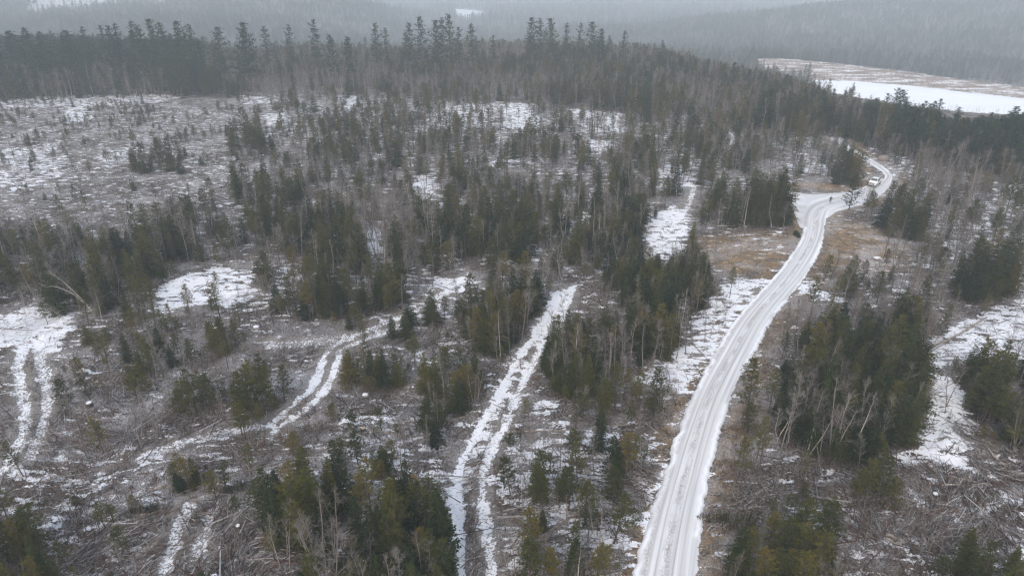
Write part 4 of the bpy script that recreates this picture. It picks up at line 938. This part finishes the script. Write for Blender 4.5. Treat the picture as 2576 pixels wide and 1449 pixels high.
colr = np.repeat(np.concatenate([cc * rng.uniform(.75, 1.25, (n, 1)), np.ones((n, 1))], 1), 4 * bl, 0)
o = link("brush", mesh("brush", V, [Q], [M['brush']], attrs=dict(tint=colr))); tag(o, "low brown dead weeds and brush over the cutover ground", None, None, "stuff")
# bare saplings
NS = 13000
a, b = rand_ground(NS * 2, 45, 330); dens = fbm(a / 14, b / 14, 3, 71); k = not_road(a, b, 4.2) & rutfree(a, b, 1.2) & (dens > rng.uniform(.36, .64, len(a)))
sxv, syv = survey(a, b); openf = inside(sxv, syv, [(-100, 250), (640, 240), (560, 500), (-100, 620)]); k &= ~(openf & (rng.random(len(a)) < .75))
for pts, s, soft in SNOWW:
    if s > .7: k &= ~((poly_sd(a, b, pts) > -.2) & (rng.random(len(a)) < .8))
for pts, soft in GRASSW: k &= ~((poly_sd(a, b, pts) > -1) & (rng.random(len(a)) < .8))
a, b = a[k][:NS], b[k][:NS]; n = len(a); zt = th(a, b); S0, S1, A0, A1 = [], [], [], []; own = []
H = rng.uniform(1.0, 4.2, n); az = rng.uniform(0, 6.28, n); ln = rng.normal(0, .10, n)
p0 = np.stack([a, b, zt - .1], 1); top = p0 + np.stack([np.cos(az) * ln * H, np.sin(az) * ln * H, H], 1)
S0.append(p0); S1.append(top); A0.append(.006 + .0055 * H); A1.append(np.full(n, .004)); own.append(np.arange(n))
for j in range(9):
    f = rng.uniform(.25, .95, n)[:, None]; q = p0 + (top - p0) * f; d = unit(rng.normal(0, 1, (n, 3)) * [1, 1, .3] + [0, 0, 1.0]); l = (H * (1.1 - f[:, 0]) * .42)[:, None]
    S0.append(q); S1.append(q + d * l); A0.append(np.full(n, .009)); A1.append(np.full(n, .005)); own.append(np.arange(n))
V, Q = prisms(np.concatenate(S0), np.concatenate(S1), np.concatenate(A0), np.concatenate(A1)); own = np.concatenate(own)
pal = np.array([(.16, .14, .13), (.10, .085, .075), (.26, .245, .23), (.15, .09, .075)]); cc = pal[rng.choice(4, n)] * rng.uniform(.8, 1.2, (n, 1))
colr = np.repeat(np.concatenate([cc, np.ones((n, 1))], 1)[own], 6, 0)
o = link("saplings", mesh("saplings", V, [Q], [M['brush']], attrs=dict(tint=colr))); tag(o, "thicket of thin leafless saplings across the cutover", None, None, "stuff")
# marsh reeds
n = 9000; a = rng.uniform(180, 900, n * 6); b = rng.uniform(420, 950, n * 6); k = (poly_sd(a, b, MARSH) > 1) & (fbm(a / 16, b / 10, 3, 81) > rng.uniform(.35, .6, n * 6)); a, b = a[k][:n], b[k][:n]; n = len(a)
base = np.repeat(np.stack([a, b, np.full(n, ZL)], 1), 5, 0) + rng.normal(0, .5, (n * 5, 3)) * [1, 1, 0]
V, Q = blades(base, unit(rng.normal(0, .3, (n * 5, 3)) + [0, 0, 1]), rng.uniform(.6, 1.5, n * 5), .12, rng)
cc = np.array([(.26, .17, .12), (.32, .25, .2), (.2, .14, .11)])[rng.choice(3, n)]
o = link("reeds", mesh("reeds", V, [Q], [M['brush']], attrs=dict(tint=np.repeat(np.concatenate([cc, np.ones((n, 1))], 1), 20, 0)))); tag(o, "brown reeds on the frozen marsh behind the lake", None, None, "stuff")

# ------------------------------------------------------------------ fallen logs, stumps, boulders
LOGS = [  # path in survey coordinates, radius, label
 ([(378, 1238), (430, 1226), (472, 1214)], .17, "short thick pale log lying below the small clump at lower left"),
 ([(430, 1256), (560, 1205), (668, 1176)], .075, "long thin grey pole lying left of the bottom dark clump"),
 ([(105, 1215), (210, 1192), (322, 1163)], .07, "long straight pole on the pale ground at the left edge"),
 ([(58, 1250), (90, 1222), (112, 1204)], .08, "short dark stick crossing below the straight pole"),
 ([(1268, 1092), (1420, 1085), (1588, 1072)], .13, "long dark fallen trunk lying level beside the road"),
 ([(1359, 1359), (1440, 1300), (1519, 1232)], .16, "big slanting fallen trunk on the snow at bottom centre"),
 ([(2327, 886), (2400, 850), (2481, 803)], .20, "big fallen trunk across the snow at the right edge"),
 ([(2084, 1335), (2104, 1292), (2114, 1264), (2141, 1259)], .11, "curved pale branch on the lower right slash pile"),
 ([(2184, 1215), (2230, 1204), (2268, 1197)], .10, "straight pale log above the lower right slash pile"),
 ([(2368, 1224), (2430, 1223), (2481, 1221)], .11, "level grey log on the right slash pile"),
 ([(2475, 1122), (2500, 1150), (2528, 1179)], .13, "steep slanting log near the right edge"),
 ([(2228, 1349), (2250, 1356), (2268, 1366)], .19, "upper of two short stacked logs at lower right"),
 ([(2226, 1358), (2246, 1368), (2262, 1376)], .17, "lower of two short stacked logs at lower right"),
 ([(1020, 1062), (1100, 1066), (1180, 1050)], .10, "dark fallen trunk ending at the twin ruts"),
 ([(928, 1085), (1000, 1096), (1090, 1102)], .11, "brown log beside the pale stump"),
 ([(1768, 585), (1830, 582), (1864, 576)], .08, "thin log on the brown grass left of the road"),
 ([(1862, 598), (1880, 570), (1900, 545)], .09, "white birch pole leaning down out of the junction clump"),
 ([(1760, 702), (1800, 700), (1838, 696)], .08, "dark pole at the edge of the grey rubble"),
 ([(500, 500), (560, 470), (640, 455)], .12, "grey pole lying across the left clearing"),
 ([(330, 410), (350, 430), (362, 440)], .12, "pale stub of trunk on the left clearing"),
 ([(1540, 1190), (1570, 1150), (1590, 1100)], .06, "thin stick leaning on the slash beside the road"),
 ([(1846, 1272), (1890, 1250), (1935, 1225)], .09, "long bent trunk right of the road near the bottom"),
 ([(1820, 1330), (1842, 1305), (1856, 1290)], .08, "short white stick beside the fallen spruce"),
 ([(590, 1400), (650, 1340), (720, 1290)], .06, "slim pole beside the left face of the bottom clump"),
 ([(665, 1400), (690, 1340), (715, 1280)], .06, "slim steep pole next to the bottom clump"),
 ([(2400, 1290), (2440, 1320), (2475, 1350)], .09, "grey pole at the right of the slash pile"),
]
for pts, r, lab in LOGS:
    P = [at(*p) for p in smooth_line(pts, 4)]; n = len(P)
    pp = np.array([[p[0], p[1], float(th(*p)) + .12 + r + .10 * math.sin(i * 1.1)] for i, p in enumerate(P)]); c = pp[0].copy()
    V, Q, T = path_tube(pp - c, [r * (1.05 - .45 * i / n) * (1 + .08 * math.sin(i * 2.3)) for i in range(n)], 8)
    o = link("fallen_log", mesh("fallen_log", V, [Q, T], [M['log'], M['cutwood']], mi=[0] * len(Q) + [1] * len(T))); o.location = Vector(c.tolist()); tag(o, lab, "fallen log", "fallen logs")
def rock_mesh(name, r, seed, mt):
    bm = bmesh.new(); bmesh.ops.create_icosphere(bm, subdivisions=3, radius=r); g = np.random.default_rng(seed); o3 = g.uniform(0, 50, 3)
    for v in bm.verts:
        f = 1 + .35 * (float(fbm(v.co.x / r * 1.2 + o3[0], v.co.y / r * 1.2 + v.co.z * 1.7 / r + o3[1], 3, seed)) - .5) * 2 * .6
        v.co = Vector((v.co.x * f * 1.15, v.co.y * f, v.co.z * f * .72))
    me = bpy.data.meshes.new(name); bm.to_mesh(me); bm.free(); me.materials.append(mt); return me
def snow_cap(name, me, zc):
    """top of a rock, a little larger, as snow"""
    bm = bmesh.new(); bm.from_mesh(me); bmesh.ops.delete(bm, geom=[v for v in bm.verts if v.co.z < zc], context='VERTS')
    for v in bm.verts: v.co = v.co * 1.04 + Vector((0, 0, .04))
    m2 = bpy.data.meshes.new(name); bm.to_mesh(m2); bm.free(); m2.materials.append(M['snowmat']); return m2
for i, (px, py, r, cap, lab) in enumerate([(659, 1214, .5, 0, "round tan boulder at the left edge of the bottom dark clump"), (919, 997, .45, 1, "snow capped boulder on the open slash below the round green clump"), (645, 828, .6, 1, "snow topped boulder above the trail fork"), (2400, 418, 0.0, 0, ""),
    (2222, 404, 1.5, 0, "large brush mound beside the road behind the truck"), (2205, 655, .7, 1, "snow dusted boulder on the brown grass right of the road"), (1960, 590, .6, 1, "small snow capped boulder beside the road bend"), (1120, 905, .45, 1, "snow capped rock near the debris strip"), (205, 655, 0, 0, "")]):  # brush mound behind the truck, built from the same rock mesh and material
    if r <= 0: continue
    a, b = at(px, py); me = rock_mesh("boulder_rock", r, 100 + i, M['rock']); e = bpy.data.objects.new("boulder", None); COL.objects.link(e); e.location = P3(a, b, r * .35); tag(e, lab, "boulder", "boulders")
    link("rock", me, e)
    if cap: link("snow_cap", snow_cap("cap", me, r * .35), e)
for i, (px, py, r, cap, lab) in enumerate([(225, 1020, .42, 1, "wide dark stump with a snow cap in the left slash field"), (914, 1084, .32, 0, "pale topped stump beside the brown log"), (1000, 1085, .2, 1, "small stump with snow beside the dark fallen trunk"), (2350, 1250, .3, 1, "snowy stump on the right slash pile"), (600, 1330, .25, 1, "little snowy stump on the pale slash ground at bottom left"), (1475, 1240, .28, 0, "cut stump at the head of the big slanting trunk")]):
    a, b = at(px, py); e = bpy.data.objects.new("stump", None); COL.objects.link(e); e.location = P3(a, b, 0); tag(e, lab, "stump", "stumps")
    V, Q, T = path_tube([(0, 0, -.2), (0, 0, .1), (.02, 0, .3), (.02, 0, .5)], [r * 1.35, r * 1.15, r, r * .97], 12)
    link("bark", mesh("stump_bark", V, [Q, T], [M['bark']]), e)
    V, Q, T = path_tube([(.02, 0, .503), (.02, 0, .52 if not cap else .6)], [r * .95, r * (.9 if not cap else .75)], 12)
    link("cut_face" if not cap else "snow_cap", mesh("stump_top", V, [Q, T], [M['cutwood'] if not cap else M['snowmat']]), e)
# felled conifers, crowns still green
for (p, q, hh, kd, lab) in [((1905, 1330), (1733, 1304), 6.5, 'spruce', "felled green spruce with its tip pointing at the road"), ((1330, 1085), (1245, 1125), 4.5, 'pine', "yellow green felled conifer lying right of the twin ruts"),
    ((960, 1040), (900, 1050), 3.2, 'spruce', "felled spruce top on the open slash above the bottom clump"), ((400, 1285), (290, 1300), 3.4, 'spruce', "felled green spruce top at the lower left"), ((2010, 1030), (1975, 1040), 3.5, 'spruce', "felled spruce bough at the edge of the roadside clump"), ((620, 1225), (560, 1240), 3.5, 'spruce', "felled boughs beside the long thin pole"), ((2000, 590), (2030, 620), 3.0, 'spruce', "felled spruce top by the road bend")]:
    a, b = at(*p); c, d = at(*q); tm, cm, h0 = PROTO[kd][4]; e = bpy.data.objects.new("felled_" + kd, None); COL.objects.link(e); e.location = P3(a, b, .45); s = hh / h0
    e.scale = (s * 1.1, s * 1.1, s); v = Vector((c - a, d - b, 0)).normalized(); e.rotation_euler = v.to_track_quat('Z', 'Y').to_euler(); tag(e, lab, "felled tree", "felled conifers")
    link('trunk', tm, e); link('crown', cm, e)
# bent birches at the left
for j, (bx, by, path, r, lab) in enumerate([(240, 800, [(0, 0, 0), (-1.0, .2, 2.2), (-3.0, .5, 4.4), (-5.6, .8, 5.6), (-8.4, 1.0, 5.9)], .075, "low bent birch arching left at the left edge wood"), (243, 802, [(0, 0, 0), (-1.0, .1, 2.6), (-2.8, .3, 5.2), (-4.6, .4, 7.4), (-6.0, .4, 8.6)], .08, "slanting birch rising left above the bent one"), (170, 815, [(0, 0, 0), (-.6, 0, 1.4), (-1.6, 0, 2.4), (-2.4, 0, 2.8)], .05, "short hooked bare stem above the left snow patch"),
    (2095, 1135, [(0, 0, 0), (.3, 0, 2.6), (.2, 0, 5.2), (.5, 0, 8.2)], .07, "upright pale pole in the roadside clump")]):
    a, b = at(bx, by); e = bpy.data.objects.new("bent_birch", None); COL.objects.link(e); e.location = P3(a, b, 0); tag(e, lab, "birch tree", "bent birches")
    pp = np.array(smooth_line(path, 4)); n = len(pp); V, Q, T = path_tube(pp, [r * (1 - .8 * i / n) for i in range(n)], 7); link("trunk", mesh("bent_trunk", V, [Q, T], [M['birch']]), e)
    S0, S1 = [], []
    for q in range(40):
        f = rng.uniform(.35, 1); o3 = pp[int(f * (n - 1))]; d = pp[min(n - 1, int(f * (n - 1)) + 1)] - pp[max(0, int(f * (n - 1)) - 1)]; d = unit(unit(d) + rng.normal(0, .45, 3) + [0, 0, .25]); l = rng.uniform(.5, 1.5)
        S0.append(o3); S1.append(o3 + d * l)
        for z_ in range(3): d2 = unit(d + rng.normal(0, .4, 3)); S0.append(o3 + d * l * .5); S1.append(o3 + d * l * .5 + d2 * l * .6)
    V, Q = prisms(S0, S1, .011, .006); link("branches", mesh("bent_branches", V, [Q], [M['greybark']]), e)

# ------------------------------------------------------------------ pickup truck
M['paint'] = mat("white_paint", (.80, .82, .82), .3, .5); M['glass'] = mat("dark_glass", (.10, .13, .14), .1, .6); M['black'] = mat("black_plastic", (.02, .02, .022), .5, .4)
M['tyre'] = mat("tyre_rubber", (.025, .025, .025), .8); M['rim'] = mat("grey_rim", (.35, .35, .36), .35, .5); M['lamp'] = mat("lamp_glass", (.75, .78, .8), .1, .6); M['amber'] = mat("red_lamp", (.4, .02, .02), .3)
def bm_obj(name, bm, mt, parent, bev=0):
    if bev: bmesh.ops.bevel(bm, geom=bm.edges[:], offset=bev, segments=2, affect='EDGES', clamp_overlap=True)
    bmesh.ops.recalc_face_normals(bm, faces=bm.faces[:]); me = bpy.data.meshes.new(name); bm.to_mesh(me); bm.free(); me.materials.append(mt); return link(name, me, parent)
def box(bm, x0, x1, y0, y1, z0, z1, taper=None):
    vs = [bm.verts.new((x, y, z)) for z in (z0, z1) for x, y in ((x0, y0), (x1, y0), (x1, y1), (x0, y1))]
    if taper:
        for v in vs[4:]: v.co.x = v.co.x * taper[0] + taper[2]; v.co.y *= taper[1]
    for f in ((0, 3, 2, 1), (4, 5, 6, 7), (0, 1, 5, 4), (1, 2, 6, 5), (2, 3, 7, 6), (3, 0, 4, 7)): bm.faces.new([vs[i] for i in f])
def profile(bm, pts, y0, y1):
    A = [bm.verts.new((x, y0, z)) for x, z in pts]; B = [bm.verts.new((x, y1, z)) for x, z in pts]; n = len(pts)
    bm.faces.new(A); bm.faces.new(B[::-1])
    for i in range(n): bm.faces.new((A[i], B[i], B[(i + 1) % n], A[(i + 1) % n]))
tx, ty = at(2199, 466)
tr = bpy.data.objects.new("pickup_truck", None); COL.objects.link(tr); tr.location = P3(tx, ty, .10)
v = Vector((-tx, -ty)).normalized(); a_ = math.atan2(v.y, v.x) - R(12); tr.rotation_euler = (0, 0, a_); tr.scale = (1.08, 1.1, 1.08)   # +X is the front
tag(tr, "white crew cab pickup truck facing the camera on the snowy road", "pickup truck")
bm = bmesh.new(); profile(bm, [(2.75, .50), (2.82, .75), (2.80, 1.08), (2.62, 1.18), (1.25, 1.27), (-2.75, 1.22), (-2.85, 1.15), (-2.85, .58), (-2.3, .55), (-2.2, .80), (-1.95, .95), (-1.55, .95), (-1.3, .80), (-1.2, .48), (1.35, .48), (1.45, .80), (1.7, .95), (2.1, .95), (2.35, .80), (2.45, .50)], -.97, .97)
bm_obj("body", bm, M['paint'], tr, .05)
bm = bmesh.new(); vs = [(1.30, -.90, 1.24), (1.30, .90, 1.24), (-1.05, .90, 1.24), (-1.05, -.90, 1.24), (.55, -.70, 1.84), (.55, .70, 1.84), (-.80, .70, 1.86), (-.80, -.70, 1.86)]
vv_ = [bm.verts.new(c) for c in vs]
for f in ((0, 1, 2, 3), (4, 7, 6, 5), (0, 4, 5, 1), (1, 5, 6, 2), (2, 6, 7, 3), (3, 7, 4, 0)): bm.faces.new([vv_[i] for i in f])
bm_obj("cab", bm, M['paint'], tr, .05)
def quadplate(name, pts, mt, th_=.03, parent=tr):
    bm = bmesh.new(); p = [Vector(q) for q in pts]; nrm = (p[1] - p[0]).cross(p[3] - p[0]).normalized() * th_
    A = [bm.verts.new(q - nrm * .3) for q in p]; B = [bm.verts.new(q + nrm) for q in p]; bm.faces.new(A[::-1]); bm.faces.new(B)
    for i in range(4): bm.faces.new((A[i], A[(i + 1) % 4], B[(i + 1) % 4], B[i]))
    return bm_obj(name, bm, mt, parent)
quadplate("windshield", [(1.20, -.78, 1.32), (1.20, .78, 1.32), (.62, .64, 1.79), (.62, -.64, 1.79)], M['glass'])
quadplate("rear_window", [(-1.02, .7, 1.32), (-1.02, -.7, 1.32), (-.84, -.6, 1.78), (-.84, .6, 1.78)], M['glass'])
for sg in (-1, 1):
    for x0, x1 in ((1.02, .22), (.12, -.80)):
        q = [(x0, .885 * sg, 1.30), (x1, .885 * sg, 1.30), (x1 + (.03 if x1 < 0 else 0), .735 * sg, 1.76), (x0 - (.42 if x0 > .5 else .0), .735 * sg, 1.76)]
        quadplate("side_window", q if sg < 0 else q[::-1], M['glass'])
    bm = bmesh.new(); box(bm, 1.0, 1.16, .98 * sg if sg > 0 else -1.22, 1.22 if sg > 0 else -.98, 1.24, 1.44); bm_obj("mirror", bm, M['black'], tr, .03)
    bm = bmesh.new(); box(bm, 2.70, 2.845, .62 if sg > 0 else -.93, .93 if sg > 0 else -.62, .90, 1.08); bm_obj("headlight", bm, M['lamp'], tr, .02)
    bm = bmesh.new(); box(bm, -2.88, -2.8, .78 if sg > 0 else -.95, .95 if sg > 0 else -.78, .85, 1.12); bm_obj("tail_light", bm, M['amber'], tr, .01)
    bm = bmesh.new(); box(bm, .10, .26, .955 * sg if sg > 0 else -1.0, 1.0 if sg > 0 else -.955, 1.05, 1.09); bm_obj("door_handle", bm, M['black'], tr)
bm = bmesh.new(); box(bm, 2.72, 2.85, -.60, .60, .90, 1.10); gr_ = bm_obj("grille", bm, M['black'], tr, .02)
bm = bmesh.new(); box(bm, 2.70, 2.92, -.96, .96, .56, .66); box(bm, 2.70, 2.92, -.96, -.62, .662, .86); box(bm, 2.70, 2.92, .62, .96, .662, .86); bm_obj("bumper", bm, M['paint'], tr, .03)
bm = bmesh.new(); box(bm, 2.66, 2.87, -.60, .60, .40, .80); bm_obj("lower_grille", bm, M['black'], tr, .02)
bm = bmesh.new(); box(bm, -2.72, -1.12, -.80, .80, 1.20, 1.262); bm_obj("bed_floor", bm, M['black'], tr)
for x_ in (1.9, -1.75):
    for sg in (-1, 1):
        w = bpy.data.objects.new("wheel", None); COL.objects.link(w); w.parent = tr; w.location = (x_, .84 * sg, .42)
        V, Q, T = path_tube([(0, -.13, 0), (0, -.11, 0), (0, .11, 0), (0, .13, 0)], [.36, .42, .42, .36], 20); link("tyre", mesh("tyre", V, [Q, T], [M['tyre']]), w)
        V, Q, T = path_tube([(0, .10 * sg, 0), (0, .145 * sg, 0)], [.25, .22], 16); link("rim", mesh("rim", V, [Q, T], [M['rim']]), w)

# ------------------------------------------------------------------ people
M['jacket'] = mat("dark_grey_jacket", (.035, .045, .055)); M['pants'] = mat("dark_trousers", (.02, .022, .028)); M['skin'] = mat("skin", (.50, .33, .25), .6); M['hat'] = mat("grey_wool_hat", (.12, .13, .14)); M['coat'] = mat("brown_coat", (.06, .042, .040)); M['jeans'] = mat("blue_jeans", (.06, .075, .10)); M['boot'] = mat("boots", (.03, .025, .02))
def skin_obj(name, verts, edges, radii, mt, parent, root=0, sub=1):
    me = bpy.data.meshes.new(name); me.from_pydata([Vector(v) for v in verts], edges, []); o = link(name, me, parent); md = o.modifiers.new("skin", 'SKIN')
    for i, r in enumerate(radii): me.skin_vertices[0].data[i].radius = r if isinstance(r, tuple) else (r, r)
    me.skin_vertices[0].data[root].use_root = True; s = o.modifiers.new("sub", 'SUBSURF'); s.levels = sub; s.render_levels = sub
    dg = bpy.context.evaluated_depsgraph_get(); ev = o.evaluated_get(dg); m2 = bpy.data.meshes.new_from_object(ev); o.modifiers.clear(); o.data = m2; m2.materials.clear(); m2.materials.append(mt)
    for p in m2.polygons: p.use_smooth = True
    return o
def person(px, py, heading, label, jm, pm, stride=.25, arm=.30):
    a, b = at(px, py); e = bpy.data.objects.new("person", None); COL.objects.link(e); e.location = P3(a, b, .09); e.rotation_euler = (0, 0, heading); tag(e, label, "person")
    # faces +X ; y is to its left
    K = dict(pel=(0, 0, .95), sp=(0, 0, 1.15), ch=(.01, 0, 1.36), nk=(.01, 0, 1.50), hd0=(.03, 0, 1.58), hd1=(.03, 0, 1.72))
    names = list(K); vs = list(K.values()); ed = [(0, 1), (1, 2), (2, 3), (3, 4), (4, 5)]; rd = [(.13, .15), (.12, .14), (.13, .17), .055, (.085, .075), (.085, .075)]
    for sg in (1, -1):
        i = len(vs); st = stride * sg
        vs += [(0, .10 * sg, .90), (st * .55, .11 * sg, .50), (st - .04, .11 * sg, .09), (st + .16, .12 * sg, .04)]; rd += [.085, .06, .045, .04]; ed += [(0, i), (i, i + 1), (i + 1, i + 2), (i + 2, i + 3)]
        i = len(vs); sw = -arm * .5 * sg
        vs += [(.0, .19 * sg, 1.42), (sw * .4 - .02, .31 * sg, 1.17), (sw + .05, .36 * sg, .95), (sw + .10, .36 * sg, .87)]; rd += [.06, .045, .032, .032]; ed += [(2, i), (i, i + 1), (i + 1, i + 2), (i + 2, i + 3)]
        j = i + 3
        for q in range(5):
            k = len(vs); off = (q - 2) * .018; vs += [(sw + .10 + off, .36 * sg - .005, .83 if q else .85), (sw + .11 + off * 1.2, .355 * sg, .78 + .01 * abs(q - 2) + (.03 if q == 0 else 0))]; rd += [.010, .007]; ed += [(j, k), (k, k + 1)]
    body = skin_obj("body", vs, ed, rd, M['skin'], e, 0)
    # jacket
    vj = [(0, 0, .90), (0, 0, 1.15), (.01, 0, 1.36), (.01, 0, 1.47)]; rj = [(.17, .20), (.145, .175), (.15, .20), .085]; ej = [(0, 1), (1, 2), (2, 3)]
    for sg in (1, -1):
        i = len(vj); sw = -arm * .5 * sg; vj += [(.0, .20 * sg, 1.42), (sw * .4 - .02, .31 * sg, 1.17), (sw + .05, .36 * sg, .95)]; rj += [.08, .065, .052]; ej += [(2, i), (i, i + 1), (i + 1, i + 2)]
    skin_obj("jacket", vj, ej, rj, jm, e, 0)
    vt = [(0, 0, .92)]; rt = [(.14, .16)]; et = []
    for sg in (1, -1):
        i = len(vt); st = stride * sg; vt += [(0, .10 * sg, .84), (st * .55, .11 * sg, .50), (st - .03, .11 * sg, .14)]; rt += [.105, .08, .068]; et += [(0, i), (i, i + 1), (i + 1, i + 2)]
    skin_obj("trousers", vt, et, rt, pm, e, 0)
    for sg in (1, -1):
        st = stride * sg; skin_obj("boot", [(st - .05, .11 * sg, .16), (st - .04, .11 * sg, .06), (st + .18, .12 * sg, .045)], [(0, 1), (1, 2)], [.062, .062, .05], M['boot'], e)
    skin_obj("hat", [(.02, 0, 1.70), (.02, 0, 1.78)], [(0, 1)], [(.105, .095), (.07, .065)], M['hat'], e)
    bm = bmesh.new()
    for c, r in (((.118, .03, 1.655), .012), ((.118, -.03, 1.655), .012)): bmesh.ops.create_icosphere(bm, subdivisions=1, radius=r, matrix=Matrix.Translation(c))
    bm_obj("eyes", bm, M['black'], e)
    bm = bmesh.new(); box(bm, .105, .145, -.012, .012, 1.60, 1.645); bm_obj("nose", bm, M['skin'], e, .004)
    return e
p_ = at(2088, 511); person(2088, 511, math.atan2(-p_[1], -p_[0]) + R(6), "person in dark clothes and hat walking down the snowy road junction", M['jacket'], M['pants'])
p2 = at(2181, 471); person(2181, 471, math.atan2(-p2[1], -p2[0]) + R(40), "person in a brown coat standing by the front of the truck", M['coat'], M['jeans'], stride=.05, arm=.05)

# ------------------------------------------------------------------ haze
bm = bmesh.new(); box(bm, -3600, 3600, -60, 4300, -90, 74); me = bpy.data.meshes.new("haze"); bmesh.ops.recalc_face_normals(bm, faces=bm.faces[:]); bm.to_mesh(me); bm.free()
hm = bpy.data.materials.new("haze"); hm.use_nodes = True; N = hm.node_tree.nodes; N.clear(); out = N.new("ShaderNodeOutputMaterial"); pv = N.new("ShaderNodeVolumePrincipled")
pv.inputs["Color"].default_value = (.82, .925, 1.0, 1); pv.inputs["Density"].default_value = HAZE_DENSITY; hm.node_tree.links.new(pv.outputs[0], out.inputs["Volume"])
me.materials.append(hm); tag(link("haze", me), "pale snowy haze filling the air over the forest", None, None, "stuff")
